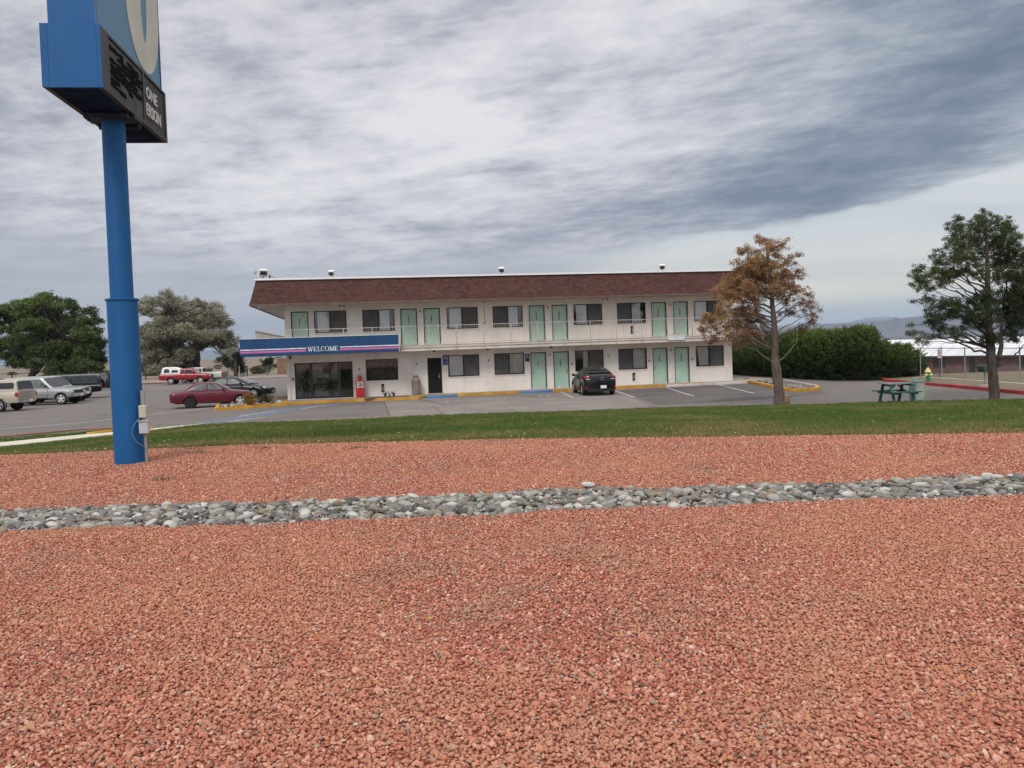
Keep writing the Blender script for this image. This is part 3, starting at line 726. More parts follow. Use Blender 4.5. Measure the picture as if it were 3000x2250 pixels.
    for q in (((a, .02, c), (a+w, .13, d)), ((b-w, .02, c), (b, .13, d)), ((a+w, .02, d-w), (b-w, .13, d)), ((a+w, .02, c), (b-w, .13, c+.1)), ((.92, .02, c+.1), (1.06, .13, d-w)), ((2.48, .02, c+.1), (2.56, .13, d-w))): f.b2(*q)
    O_ = part('office_front', f, BRONZE, R); part('window_trim', trim(a, b, c, d, False), TRIM, O_)
    for q in ((a+w, .92), (1.06, 2.48), (2.56, b-w)):
        g = MB(); g.b2((q[0], .07, c+.1), (q[1], .076, d-w)); part('pane', g, GLASS, O_)
    iw = MB(); iw.b2((.0, 1.8, .2), (2.55, 1.9, 2.45)); part('lobby_wall', iw, mat('lobby_wall', (.75, .73, .72), .9), O_)
    po = MB(); po.b2((1.55, 1.77, 1.55), (2.05, 1.795, 2.1)); pz = part('poster', po, mat('red_poster', (.30, .09, .10), .7), O_)
    po = MB(); po.b2((1.62, 1.755, 1.75), (1.98, 1.768, 2.04)); part('poster_print', po, mat('poster_print', (.10, .05, .06), .7, .5, 9), pz)
    po = MB(); po.b2((.55, 1.77, 1.35), (.85, 1.795, 1.95)); part('notice_board', po, mat('notice_board', (.14, .13, .13), .8, .3, 9), O_)
    po = MB(); po.b2((1.95, 1.7, .2), (1.99, 1.79, 2.3)); part('door_jamb', po, BRONZE, O_)

    # mansard roof with eaves, wrapping the left end
    F0, L0, R0_, B0 = -1.7, -2.0, LEN+1.0, DEP+5.0; zb, zt = 5.52, 6.86; ins = .36
    mb = MB(); A = [(L0, F0, zb), (R0_, F0, zb), (R0_, B0, zb), (L0, B0, zb)]; Bt = [(L0+ins, F0+ins, zt), (R0_-ins, F0+ins, zt), (R0_-ins, B0-ins, zt), (L0+ins, B0-ins, zt)]
    for i in range(4): mb.quad(A[i], A[(i+1) % 4], Bt[(i+1) % 4], Bt[i])
    RF = part('mansard_roof', mb, SHING, R, fix=False)
    mb = MB(); z0 = zt+.002; e = .05
    mb.quad(*[(x, y, zt-.25) for x, y, _ in Bt]); part('roof_deck', mb, CONC, RF, fix=False)
    mb = MB(); q = [(L0+ins-e, F0+ins-e), (R0_-ins+e, F0+ins-e), (R0_-ins+e, B0-ins+e), (L0+ins-e, B0-ins+e)]
    for i in range(4):
        p, p2 = q[i], q[(i+1) % 4]; mb.bar((*p, zt+.04), (*p2, zt+.04), .12, .10)
    part('coping', mb, COPE, RF)
    mb = MB(); mb.add([(L0+.04, F0+.04, zb-.02), (R0_-.04, F0+.04, zb-.02), (R0_-.04, B0-.04, zb-.02), (L0+.04, B0-.04, zb-.02)], [(0, 1, 2, 3)]); part('soffit', mb, FASC, RF, fix=False)
    mb = MB(); mb.b2((L0-.02, F0-.03, zb-.07), (R0_+.02, F0+.03, zb+.015)); mb.b2((L0-.03, F0+.03, zb-.07), (L0+.03, B0, zb+.015)); part('drip_edge', mb, mat('dark_brown_edge', (.16, .10, .085), .7), RF)
    mb = MB(); mb.b2((-.55, -1.25, zb-.13), (LEN+.2, -1.15, zb-.022)); part('eave_beam', mb, FASC, RF)
    for u in (2.78, 3.0, 11.0, 18.2, 18.45):
        mb = MB(); mb.box((u, -.6, 5.46), (.17, .17, .10), ch=.02); mb.lathe((u, -.6, 5.35), [(.05, 0), (.075, .06)], 10); part('eave_light', mb, mat('dark_fixture', (.06, .035, .03), .5), RF)
    mb = MB(); mb.box((-1.55, -1.2, 5.40), (.12, .12, .16), ch=.02); part('eave_light', mb, WHITEP, RF, label='small pale lamp under the left eave corner')

    # balcony slab, left side walk, rails
    zs_, V = 2.99, 1.42
    mb = MB(); mb.b2((-1.85, -V, zs_-.30), (LEN+.05, -.002, zs_)); mb.b2((-1.85, 0, zs_-.30), (-.352, DEP+4.5, zs_)); B = part('balcony', mb, SLABM, R)
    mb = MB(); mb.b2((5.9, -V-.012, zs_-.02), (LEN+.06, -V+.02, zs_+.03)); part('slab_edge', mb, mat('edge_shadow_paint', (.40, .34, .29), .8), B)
    mb = MB(); zr = zs_+1.1; y = -V-.03
    mb.bar((-1.8, y, zr), (LEN+.02, y, zr), .04, .032); mb.bar((-1.8, y, zs_+.11), (LEN+.02, y, zs_+.11), .035, .03)
    mb.bar((6.1, y-.01, zs_-.10), (LEN+.02, y-.01, zs_-.10), .03, .03)
    u = -1.75
    while u < LEN: mb.bar((u, y, zs_+.12), (u, y, zr-.02), .013); u += .145
    RA = part('railing', mb, RAILP, B)
    u = -1.8
    while u < LEN+.1:
        p = MB(); p.b2((u-.02, y-.032, zs_-.29), (u+.02, y+.018, zr-.021)); part('post', p, RAILP, RA); u += 1.577
    mb = MB(); x = -1.83; mb.bar((x, -V+.1, zr), (x, DEP+4.5, zr), .045, .04); mb.bar((x, -V+.1, zs_+.11), (x, DEP+4.5, zs_+.11), .035)
    v = -V+.2
    while v < DEP+4.5: mb.bar((x, v, zs_+.12), (x, v, zr-.02), .018); v += .145
    part('side_railing', mb, RAILP, B)
    for u in (8.0, 11.1, 14.9): 
        mb = MB(); mb.lathe((u, -.75, zs_-.40), [(.06, 0), (.09, .06), (.09, .1)], 10); part('walk_light', mb, MATS['dark_fixture'], B)
    s = MB(); s.b2((21.85, -V-.075, zs_-.20), (22.95, -V-.055, zs_+.10)); part('notice_plate', s, mat('pale_plate', (.66, .68, .68), .6), B)

    # small fittings on the wall
    def vent(u, z, nm='wall_vent'):
        mb = MB(); mb.b2((u-.13, -.03, z-.30), (u+.13, -.001, z+.28)); V_ = part(nm, mb, TRIM, R)
        mb = MB(); mb.b2((u-.085, -.045, z-.24), (u+.085, -.031, z+.24)); part('vent_opening', mb, BLACKP, V_)
        mb = MB(); mb.box((u+.01, -.055, z-.03), (.05, .018, .22)); part('vent_flap', mb, mat('pale_grey_flap', (.45, .45, .44), .6), V_)
    vent(5.0, .62); vent(20.16, .66); vent(20.14, 3.52)
    for u, z in ((14.95, 2.2), (22.6, 2.2), (7.32, 5.0), (14.95, 5.0), (22.6, 5.0), (11.25, 2.0), (18.6, 2.0), (7.0, 1.95), (16.32, 1.6), (21.18, 1.6), (23.98, 1.6), (3.7, 1.75)):
        mb = MB(); mb.box((u, -.02, z), (.10, .03, .13), ch=.008); part('wall_plate', mb, mat('taupe_plate', (.34, .27, .24), .7), R)
    mb = MB(); mb.bar((11.1, -.02, 4.15), (11.1, -.02, 5.3), .018); mb.box((11.1, -.04, 4.2), (.10, .06, .14), ch=.01); part('conduit', mb, mat('taupe_conduit', (.35, .25, .23), .7), R)
    mb = MB(); mb.box((-.02, -.04, 1.33), (.09, .06, .15), ch=.01); part('call_box', mb, mat('dark_maroon', (.07, .03, .035), .5), R)
    mb = MB(); mb.bar((-.2, -.06, .2), (-.2, -.06, 2.6), .07); part('downpipe', mb, TRIM, R)

    # canopy over the office with the WELCOME band
    c0, c1, y0, zb, zt = -2.55, 5.94, -2.0, 2.70, 3.64
    mb = MB(); mb.b2((c0, y0, zb), (c1, -1.48, zt)); mb.b2((c0, -1.48, zb), (-1.9, 5.0, zt)); C_ = part('canopy', mb, BLUECAN, R)
    mb = MB(); mb.b2((c0-.02, y0-.02, zt), (c1+.02, -1.46, zt+.035)); mb.b2((c1, y0-.02, zb), (c1+.035, -1.48, zt)); part('canopy_flashing', mb, mat('pale_flashing', (.55, .60, .60), .5), C_)
    mb = MB(); mb.b2((c0+.05, y0+.3, zb-.02), (c1-.02, 0, zb-.002)); part('canopy_soffit', mb, FASC, C_)
    L1, R1 = 0.92, 2.72
    for s0, s1 in ((c0+.002, L1), (R1, c1-.002)):
        mb = MB(); mb.b2((s0, y0-.012, 3.03), (s1, y0-.001, 3.085)); part('white_stripe', mb, mat('stripe_white', (.78, .80, .85), .5), C_)
        mb = MB(); mb.b2((s0, y0-.012, 2.87), (s1, y0-.001, 2.985)); part('pink_stripe', mb, PINK, C_)
    mb = MB(); u = 0; z0, z1 = 2.87, 3.13; h = z1-z0; t = .045; yy = (y0-.03, y0-.002)
    def st(x0, z0_, x1, z1_, w=t):
        dx, dz = x1-x0, z1_-z0_; l_ = hypot(dx, dz); nx, nz = -dz/l_*w/2, dx/l_*w/2
        mb.prism([(u+x0-nx, z0+z0_-nz), (u+x1-nx, z0+z1_-nz), (u+x1+nx, z0+z1_+nz), (u+x0+nx, z0+z0_+nz)], *yy)
    def serif(x, z, w=.10): st(x-w/2, z, x+w/2, z, .022)
    def ringl(cx, rx, rz, a0=0, a1=2*pi, n=18):
        for i in range(n):
            p = lerp(a0, a1, i/n), lerp(a0, a1, (i+1)/n); wv = lambda a: .018+.03*abs(cos(a))
            o1 = [(u+cx+rx*cos(a), z0+h/2+rz*sin(a)) for a in p]; i1 = [(u+cx+(rx-wv(a))*cos(a), z0+h/2+(rz-.02)*sin(a)) for a in p]
            mb.prism([o1[0], o1[1], i1[1], i1[0]], *yy)
    def E():
        st(.05, 0, .05, h, .05); st(.02, h-.011, .19, h-.011, .022); st(.02, .011, .20, .011, .022); st(.05, h/2, .15, h/2, .022); st(.19, h-.06, .19, h, .018); st(.20, 0, .20, .06, .018); st(.15, h/2-.03, .15, h/2+.03, .016)
    st(.03, h, .10, 0, .05); st(.10, 0, .16, h*.85, .025); st(.16, h*.85, .22, 0, .05); st(.22, 0, .29, h, .025); serif(.03, h-.01); serif(.29, h-.01); serif(.16, h-.01, .07); u += .335
    E(); u += .235
    st(.05, 0, .05, h, .05); st(.01, .011, .18, .011, .022); serif(.05, h-.011); st(.18, 0, .18, .07, .018); u += .205
    ringl(.12, .115, h/2, radians(45), radians(315)); st(.20, h*.66, .20, h, .018); u += .23
    ringl(.13, .13, h/2); u += .275
    st(.04, 0, .04, h, .025); st(.04, h, .14, .02, .05); st(.14, .02, .24, h, .025); st(.24, 0, .24, h, .05); serif(.04, .01); serif(.04, h-.01, .08); serif(.24, .01); serif(.24, h-.01, .08); u += .29
    E(); mb.v = [(L1+.08+v[0]*.915, v[1], v[2]) for v in mb.v]
    part('lettering', mb, mat('letter_white', (.72, .76, .80), .5), C_)
    mb = MB(); mb.box((-.62, -1.2, 2.6), (.36, .2, .09), ch=.02); part('canopy_light', mb, mat('lamp_lens', (.75, .72, .68), .3), C_)
    mb = MB(); mb.box((.0, -1.35, 2.58), (.14, .14, .18), ch=.02); part('canopy_light', mb, MATS['dark_fixture'], C_)
    return R
build_motel()

# accessible parking signs on the wall (blue, one taller)
def ada_sign(u, z0, z1, w, label):
    c = bp(u, .045, (z0+z1)/2); o = empty('parking_sign', tuple(c), YAW, label, 'sign')
    h = z1-z0; mb = MB(); mb.box((0, 0, 0), (w, .012, h), ch=.004); part('sign_panel', mb, mat('navy_sign', (.018, .030, .16), .5), o)
    mb = MB(); s = w*.9; y = (-.016, -.007); zc = h/2-w*.52
    def st(a, b, t=.035):
        dx, dz = b[0]-a[0], b[1]-a[1]; l_ = hypot(dx, dz); nx, nz = -dz/l_*t*w*1.5/2/.27, dx/l_*t*w*1.5/2/.27
        A_ = (a[0]*s, a[1]*s+zc); B_ = (b[0]*s, b[1]*s+zc); nx *= .27; nz *= .27
        mb.prism([(A_[0]-nx, A_[1]-nz), (B_[0]-nx, B_[1]-nz), (B_[0]+nx, B_[1]+nz), (A_[0]+nx, A_[1]+nz)], *y)
    mb.lathe((-.05*s, -.012, zc+.36*s), [(.065*s, -.004), (.065*s, .004)], 12, 'y')
    st((-.04, .28), (0, -.02), .06); st((-.02, .14), (.16, .14), .05); st((0, -.02), (.2, -.02), .055); st((.2, -.02), (.3, -.26), .055)
    for k in range(14):
        a0, a1 = radians(150+k*15), radians(150+(k+1)*15); st((.02+.27*cos(a0), -.14+.27*sin(a0)), (.02+.27*cos(a1), -.14+.27*sin(a1)), .045)
    part('wheelchair_symbol', mb, WHITEP, o)
    if h > w*1.7:
        mb = MB()
        for zz in (-h*.12, -h*.22, -h*.40): mb.box((0, -.009, zz-.02), (w*.7, .006, .028))
        part('sign_bars', mb, mat('pale_blue_bars', (.35, .38, .6), .5), o)
        mb = MB(); mb.box((0, -.002, -h/2-.05), (w, .010, .09)); part('sign_plate', mb, WHITEP, o)
ada_sign(8.67, 1.80, 2.40, .28, 'tall navy blue wheelchair sign between the dark door and the window with a white shade')
ada_sign(13.58, 1.83, 2.28, .27, 'small square navy blue wheelchair sign on the wall left of door 101')

# ---------------------------------------------------------------- the big roadside sign
def build_pole_sign():
    R = empty('pole_sign', (-5.84, 12.37, GZ), radians(7), 'tall blue roadside pole sign standing in the red gravel with a big cream numeral', 'pole sign')
    Z = -GZ
    mb = MB(); mb.lathe((0.02, -.03, 0), [(.216, -.25), (.216, 2.46)], 40); P = part('pole', mb, BLUEP, R)
    mb = MB(); mb.lathe((0.02, -.03, 0), [(.163, 2.46), (.163, 5.30)], 40); part('upper_pole', mb, BLUEP, P)
    mb = MB(); mb.lathe((0.02, -.03, 0), [(.216, 2.455), (.236, 2.462), (.236, 2.485), (.17, 2.495)], 40); part('collar', mb, BLUEP, P)
    mb = MB(); mb.box((.02, -.03, 6.34+Z-.03), (.9*.8, .34, .04)); mb.box((.02, .25, 6.34+Z-.05), (.6, .07, .07)); mb.box((.02, -.3, 6.34+Z-.05), (.6, .07, .07))
    for x in (-.25, .29):
        for y in (-.25, .22): mb.lathe((x, y, 6.34+Z-.11), [(.025, 0), (.025, .09)], 8)
    part('mounting_plate', mb, mat('navy_steel', (.02, .03, .06), .6, .2), P)
    # reader board
    x, y0, y1, z0, z1 = .375, -1.44, 1.46, 6.34+Z, 7.165+Z; w = .05
    mb = MB(); mb.b2((-x+.03, y0+.02, z0+.01), (x-.07, y1-.02, z1)); RB = part('reader_board', mb, mat('underside_steel', (.014, .034, .10), .9, .2, spec=.05), R)
    mb = MB(); mb.b2((-x, y0-.02, z0-.004), (x, y0+.018, z1+.004)); part('end_panel', mb, BLUEP, RB)
    mb = MB(); mb.b2((-x+.09, y0-.023, z0), (-x+.094, y0-.0205, z1)); mb.b2((x-.05, y0-.023, z0), (x-.046, y0-.0205, z1)); part('panel_seam', mb, mat('seam_blue', (.006, .05, .16), .6), RB)
    mb = MB()
    for sx in (-1, 1):
        X0, X1 = sorted((sx*(x-.07), sx*x)); mb.b2((X0, y0+.018, z0), (X1, y1, z0+w)); mb.b2((X0, y0+.018, z1-w*.7), (X1, y1, z1)); mb.b2((X0, y0+.019, z0+w), (X1, y0+.30, z1-w*.7)); mb.b2((X0, y1-w, z0+w), (X1, y1, z1-w*.7)); mb.b2((X0, .30, z0+w), (X1, .355, z1-w*.7))
    mb.b2((-x, y1, z0), (x, y1+.03, z1)); part('frame', mb, mat('reader_frame', (.045, .036, .036), .55, .15), RB)
    pa = MB(); pa.b2((x-.03, y0+.31, z0+w+.002), (x-.018, .295, z1-w)); A_ = part('message_panel', pa, mat('charcoal_panel', (.075, .072, .072), .75, .15, 3), RB)
    mb = MB(); rng = random.Random(5)
    for r in range(7):
        zc = z0+.14+r*.085; lim = .22 if r > 1 else (-.55 if r == 0 else -.25)
        yv = y0+.36
        while yv < lim:
            l_ = rng.uniform(.08, .26); hh = rng.uniform(.05, .085)
            if rng.random() < .86: mb.prism([(yv, zc+rng.uniform(-.02, .02)), (yv+l_, zc+rng.uniform(-.02, .02)), (yv+l_*.9, zc+hh), (yv+l_*.1, zc+hh*.9)], x-.0175, x-.006-.0012*r, 'x')
            yv += l_*.85
    part('flip_tiles', mb, mat('black_tiles', (.004, .0035, .0035), .95, .2, spec=.1), A_)
    pb = MB(); pb.b2((x-.03, .36, z0+w+.002), (x-.02, y1-w-.002, z1-w)); B_ = part('message_panel', pb, mat('charcoal_panel2', (.05, .05, .048), .75, .15, 3), RB)
    t = MB()
    for s, yy, zz, sz in (('ONE', .73, 6.872+Z, .25), ('ERSON', .80, 6.60+Z, .265)):
        vs, fs = text_geo(s, sz, .006, .006); t.add([(x-.008-v[1], v[0]*(1.05 if s == 'ONE' else .90)+yy, v[2]+zz) for v in vs], fs)
    part('lettering', t, mat('sign_letters', (.62, .62, .60), .6), B_)
    # upper cabinet with the big numeral
    xs = .305; zt = 11.6+Z
    mb = MB(); mb.b2((-xs+.01, -1.385, z1+.005), (xs-.01, 1.50, zt)); U_ = part('cabinet', mb, BLUEP, R)
    mb = MB(); mb.b2((xs-.01, -1.35, z1+.04), (xs, 1.47, zt-.05)); fp = part('sign_face', mb, mat('sign_face_blue', (.105, .24, .37), .6, .1, .9, col2=(.13, .27, .42)), U_)
    mb = MB(); mb.b2((xs-.012, -1.385, z1+.006), (xs+.012, -1.352, zt)); mb.b2((xs-.012, 1.472, z1+.006), (xs+.012, 1.505, zt)); mb.b2((xs-.012, -1.352, z1+.006), (xs+.012, 1.472, z1+.038)); part('face_trim', mb, mat('trim_blue', (.03, .10, .24), .5), U_)
    # numeral 6: bowl with an oval opening and a stem sweeping up
    cy, cz = .66, 8.45+Z
    n = 72; outer = []; inner = []
    for i in range(n):
        a = 2*pi*i/n; sq = lambda v, p: math.copysign(abs(v)**p, v)
        outer.append((cy+.82*sq(cos(a), .92), cz+1.20*sq(sin(a), .92)))
        inner.append((cy+.05+.155*cos(a), cz+.12+.86*sin(a)))
    mb = MB(); X0, X1 = xs+.001, xs+.010; vs = []
    for o_, i_ in zip(outer, inner): vs += [(X0, *o_), (X1, *o_), (X0, *i_), (X1, *i_)]
    fs = []
    for k in range(n):
        a, b = 4*k, 4*((k+1) % n); fs += [(a+1, b+1, b+3, a+3), (a, a+1, b+1, b), (a+2, b+2, b+3, a+3)]
    mb.add(vs, fs)
    stem = [(cy-.8, cz+.1), (cy-.78, cz+.9), (cy-.5, cz+1.7), (cy-.05, cz+2.3), (cy+.35, cz+2.6), (cy+.5, cz+2.25), (cy+.2, cz+1.9), (cy-.1, cz+1.4), (cy-.3, cz+.8), (cy-.45, cz+.2)]
    vs = [(X1+.002, *p) for p in stem]+[(X0, *p) for p in stem]; k = len(stem)
    mb.add(vs, [tuple(range(k)), *[(i, (i+1) % k, k+(i+1) % k, k+i) for i in range(k)]])
    part('numeral', mb, mat('cream_numeral', (.62, .60, .52), .7, .05, 2), fp)
    # electrical boxes on the right flank of the pole
    def world(px, py, Y):
        p = at(px, py, Y); d = p-Vector((-5.84, 12.37, GZ)); a = -radians(7)
        return Vector((d.x*cos(a)-d.y*sin(a), d.x*sin(a)+d.y*cos(a), d.z))
    c = world(419, 1205, 12.25); mb = MB(); mb.box((c.x, c.y, c.z), (.105, .09, .185), ch=.012); j = part('junction_box', mb, mat('cream_box', (.60, .58, .47), .5), R, label='cream electrical box on the pole')
    mb = MB(); mb.lathe((c.x, c.y-.05, c.z+.06), [(.010, 0), (.010, .008)], 8, 'y'); part('screw', mb, GALV, j)
    c2 = world(423, 1251, 12.22); mb = MB(); mb.box((c2.x, c2.y, c2.z), (.13, .10, .185), ch=.008); mb.box((c2.x, c2.y-.01, c2.z+.095), (.14, .12, .012)); part('junction_box', mb, mat('grey_box', (.46, .49, .52), .5), R, label='pale grey electrical box on the pole')
    mb = MB(); mb.tube([(c.x, c.y+.02, c.z+.09), (c.x, c.y+.02, c.z+.31)], .033, 10); mb.tube([(c.x+.01, c.y+.02, c2.z-.09), (c.x+.015, c.y+.02, c2.z-.55)], .022, 8); mb.tube([(c.x, c.y+.02, c.z-.09), (c.x, c.y+.02, c2.z+.1)], .025, 8)
    part('conduit', mb, mat('conduit_grey', (.33, .34, .33), .6), R)
    pts = [(c.x-.02, c.y-.03, c.z-.08)]+[(c.x-.02-.115*sin(pi*t), c.y-.07-.05*sin(pi*t), c.z-.08-.44*t) for t in [i/14 for i in range(1, 14)]]+[(c.x, c.y-.03, c.z-.53)]
    mb = MB(); mb.tube(pts, .009, 6); part('cable', mb, mat('cable_blue', (.10, .17, .27), .6), R)
build_pole_sign()

# ---------------------------------------------------------------- vehicles
def car_section(hw, zb, zt, crown=.02, tum=.04, belt=.03):
    h = zt-zb
    p = [(.0, zb), (hw*.80, zb), (hw*.95, zb+.05), (hw*.985, zb+h*.28), (hw, zb+h*.52), (hw*.992, zb+h*.72), (hw-tum*.8, zt-belt*1.6), (hw-tum*1.6-.02, zt-belt*.3), (hw*.55, zt+crown*.8), (0, zt+crown)]
    return p+[(-a, b) for a, b in p[-2:0:-1]]
def prof(P, x):
    if x <= P[0][0]: return P[0][1]
    for (a, b), (c, d) in zip(P, P[1:]):
        if x <= c: t = (x-a)/(c-a) if c > a else 1; return lerp(b, d, t*t*(3-2*t)*.35+t*.65)
    return P[-1][1]

def make_wheel(r, w, rim_m, style, R, x, y, side):
    tyre = MB(); tyre.lathe((x, y, r), [(r*.66, -w/2), (r*.92, -w/2), (r, -w*.34), (r, w*.34), (r*.92, w/2), (r*.66, w/2)], 28, 'y'); 
    W = part('wheel', tyre, RUBBER, R)
    rim = MB(); o = side*(w/2-.02); rim.lathe((x, y+o*.75, r), [(r*.66, -.02), (r*.66, .02)], 24, 'y')
    rim_o = part('rim', rim, rim_m if style == 'disc' else STEELR, W)
    sp = MB(); yo = y+side*(w/2+.004)
    if style == 'disc':
        sp.lathe((x, y+side*(w/2-.01), r), [(r*.60, -.006), (r*.5, .006), (r*.2, .01)], 20, 'y')
        for k in range(8):
            a = 2*pi*k/8; sp.box((x+r*.42*cos(a), yo, r+r*.42*sin(a)), (.03, .012, .03))
    else:
        nsp = 5 if style == 'five' else 7
        for k in range(nsp):
            a = 2*pi*k/nsp+.3; wd = r*(.26 if style == 'five' else .15)
            Rm = Matrix.Rotation(-a, 3, 'Y'); sp.box((x+r*.34*cos(a), y+side*(w/2-.012), r+r*.34*sin(a)), (r*.58, .03, wd), Rm, ch=.008)
        sp.lathe((x, y+side*(w/2-.012), r), [(r*.16, -.02), (r*.16, .02)], 14, 'y')
        n = 28; vs = []
        for k in range(n):
            a = 2*pi*k/n; 
            for rr, yy in ((r*.66, side*(w/2+.002)), (r*.60, side*(w/2+.006)), (r*.60, side*(w/2-.02))): vs.append((x+rr*cos(a), y+yy, r+rr*sin(a)))
        sp.add(vs, [f for k in range(n) for f in ((3*k, 3*((k+1) % n), 3*((k+1) % n)+1, 3*k+1), (3*k+1, 3*((k+1) % n)+1, 3*((k+1) % n)+2, 3*k+2))])
    part('spokes', sp, rim_m, rim_o, fix=True); return W

def make_car(name, loc, heading, label, cat, paint, spec, group=None):
    """local x forward, y left, z up; x=0 at the rear axle"""
    s = spec; R = empty(name, loc, heading, label, cat, group)
    W, xr, xf = s['W'], s['xr'], s['xf']; hw = W/2; wb = s['wb']; r = s['r']
    top, bot = s['top'], s['bot']
    N = 44; xs = [lerp(xr, xf, i/N) for i in range(N+1)]
    xs = sorted(set([round(x, 4) for x in xs]+[round(p[0], 4) for p in top if xr < p[0] < xf])); rings = []
    for x in xs:
        e = min((x-xr)/s.get('re', .35), 1), min((xf-x)/s.get('fe', .45), 1)
        k = 1-s.get('rt', .07)*(1-sqrt(max(0, 1-(1-e[0])**2)))-s.get('ft', .16)*(1-sqrt(max(0, 1-(1-e[1])**2)))
        zt = prof(top, x); zb = prof(bot, x); 
        rings.append([(x, a, b) for a, b in car_section(hw*k, zb, zt, s.get('crown', .025))])
    mb = MB(); mb.loft(rings)
    me = mb.mesh('body', paint, sharp=50); body = part('body', me, paint, R)
    # wheel arches cut out
    cut = MB()
    for ax in (0, wb):
        for sd in (-1, 1): cut.lathe((ax, sd*(hw-.10), r*1.0), [(r*1.13, -.16), (r*1.13, .2)], 28, 'y')
    co = part('cut', cut, BLACKP, R); md = body.modifiers.new('b', 'BOOLEAN'); md.object = co; md.operation = 'DIFFERENCE'; md.solver = 'EXACT'
    dg = bpy.context.evaluated_depsgraph_get(); nm = bpy.data.meshes.new_from_object(body.evaluated_get(dg)); body.modifiers.clear(); body.data = nm
    if BLACKP.name not in [m.name for m in nm.materials if m]: nm.materials.append(BLACKP)
    bpy.data.objects.remove(co)
    for f in nm.polygons:      # inner faces of the wheel wells go black
        c = f.center
        for ax in (0, wb):
            if hypot(c.x-ax, c.z-r) < r*1.14 and abs(c.y) < hw-.02 and c.z < r*2.4: f.material_index = len(nm.materials)-1
    for ax in (0, wb):
        for sd in (-1, 1):
            lip = MB(); n = 14; pts = [(ax+r*1.15*cos(a), sd*(hw-.004), r+r*1.15*sin(a)) for a in [radians(-12+204*i/n) for i in range(n+1)]]; lip.tube(pts, .009, 5); part('arch_lip', lip, s.get('lip', paint), body)
    # cabin(s)
    def cabin(c, m, nm):
        bz, rz, wbt, wtp = c['belt'], c['roof'], c['wb']/2, c['wt']/2
        P = c['line']; x0, x1 = P[0][0], P[-1][0]; X = sorted(set([lerp(x0, x1, i/30) for i in range(31)]+[p[0] for p in P])); rg = []
        lin = lambda x: next((lerp(a[1], b[1], (x-a[0])/(b[0]-a[0])) for a, b in zip(P, P[1:]) if a[0] <= x <= b[0]), P[-1][1])
        sy = lambda z: lerp(wbt, wtp, (z-bz)/(rz-bz))
        for x in X:
            z = max(lin(x), bz+.01); hh = z-bz; y = sy(z); rd = min(.05, hh*.4)
            pp = [(wbt*1.0, bz-.06), (wbt, bz), (sy(z-rd*1.6), z-rd*1.6), (y-rd*.25, z-rd*.5), (y-rd*1.1, z), (y*.5, z+.02*min(1, hh*3)), (0, z+.03*min(1, hh*3))]
            pp = pp+[(-a, b) for a, b in pp[-2::-1]]; rg.append([(x, a, b) for a, b in pp])
        mb = MB(); mb.loft(rg); cab = part(nm, mb, m, R, sharp=32)
        for q in c.get('side', []):
            nmw, gm = q.get('n', 'side_window'), q.get('m', CGLASS)
            for sd in (-1, 1):
                pl = q['p']; g = MB(); k = len(pl)
                vs = [(x, sd*(sy(z)+.008), z) for x, z in pl]+[(x, sd*(sy(z)-.03), z) for x, z in pl]
                g.add(vs, [tuple(range(k)), tuple(range(k, 2*k))]+[(i, (i+1) % k, k+(i+1) % k, k+i) for i in range(k)]); part(nmw, g, gm, cab)
        for nmw, (xa, za), (xb, zb_) in c.get('ends', []):   # windscreen / rear window between two points of the line
            ya, yb = sy(za)-.07, sy(zb_)-.10; d = Vector((xb-xa, 0, zb_-za)).normalized(); nrm = Vector((d.z, 0, -d.x)); 
            if nmw == 'rear_window': nrm = -nrm if nrm.x > 0 else nrm
            elif nrm.x < 0: nrm = -nrm
            if nrm.z < 0 and abs(d.x) > .05: nrm = -nrm
            rows = []
            for i in range(5):
                t = i/4; x, z, y = lerp(xa, xb, t), lerp(za, zb_, t), lerp(ya, yb, t)
                rows.append([Vector((x, lerp(-y, y, j/8), z+.026*(1-(2*j/8-1)**2)))+nrm*.012 for j in range(9)])
            vs = [p for r_ in rows for p in r_]; vs2 = [p-nrm*.05 for p in vs]; n = 9
            g = MB(); g.add(vs, [(i*n+j, i*n+j+1, (i+1)*n+j+1, (i+1)*n+j) for i in range(4) for j in range(8)], True)
            part(nmw, g, q.get('m', CGLASS) if False else c.get('em', CGLASS), cab, fix=True)
        return cab
    for c in s['cabins']: cabin(c, c.get('mat', paint), c.get('name', 'cabin'))
    for ax in (0, wb):
        for sd in (-1, 1): make_wheel(r, s.get('tw', .21), s['rim'][0] if ax == 0 else s['rim'][-1], s.get('rs', 'five') if not (ax == 0 and s.get('rear_disc')) else 'disc', R, ax, sd*(hw-s.get('tw', .21)/2-.025), sd)
    # seams, handles, sill
    for x in s['seams']:
        z0, z1 = prof(bot, x)+.09, prof(top, x)-.03
        for sd in (-1, 1): sm = MB(); sm.box((x, sd*(hw*.995), (z0+z1)/2), (.012, .016, z1-z0-.08)); part('door_gap', sm, BLACKP, body)
    for sd in (-1, 1): sm = MB(); sm.box(((s['seams'][0]+s['seams'][-1])/2, sd*hw*.985, prof(bot, wb/2)+.05), (abs(s['seams'][-1]-s['seams'][0]), .03, .05)); part('sill', sm, BLACKP, body)
    for x in s['handles']:
        for sd in (-1, 1): h = MB(); h.box((x, sd*(hw*.985), prof(top, x)-.13), (.16, .04, .03), ch=.008); part('door_handle', h, s.get('hm', BLACKP), body)
    if 'strip' in s:
        for sd in (-1, 1): h = MB(); h.box(((s['strip'][0]+s['strip'][1])/2, sd*(hw*1.004), s['strip'][2]), (s['strip'][1]-s['strip'][0], .02, .045), ch=.006); part('side_strip', h, s['strip'][3], body)
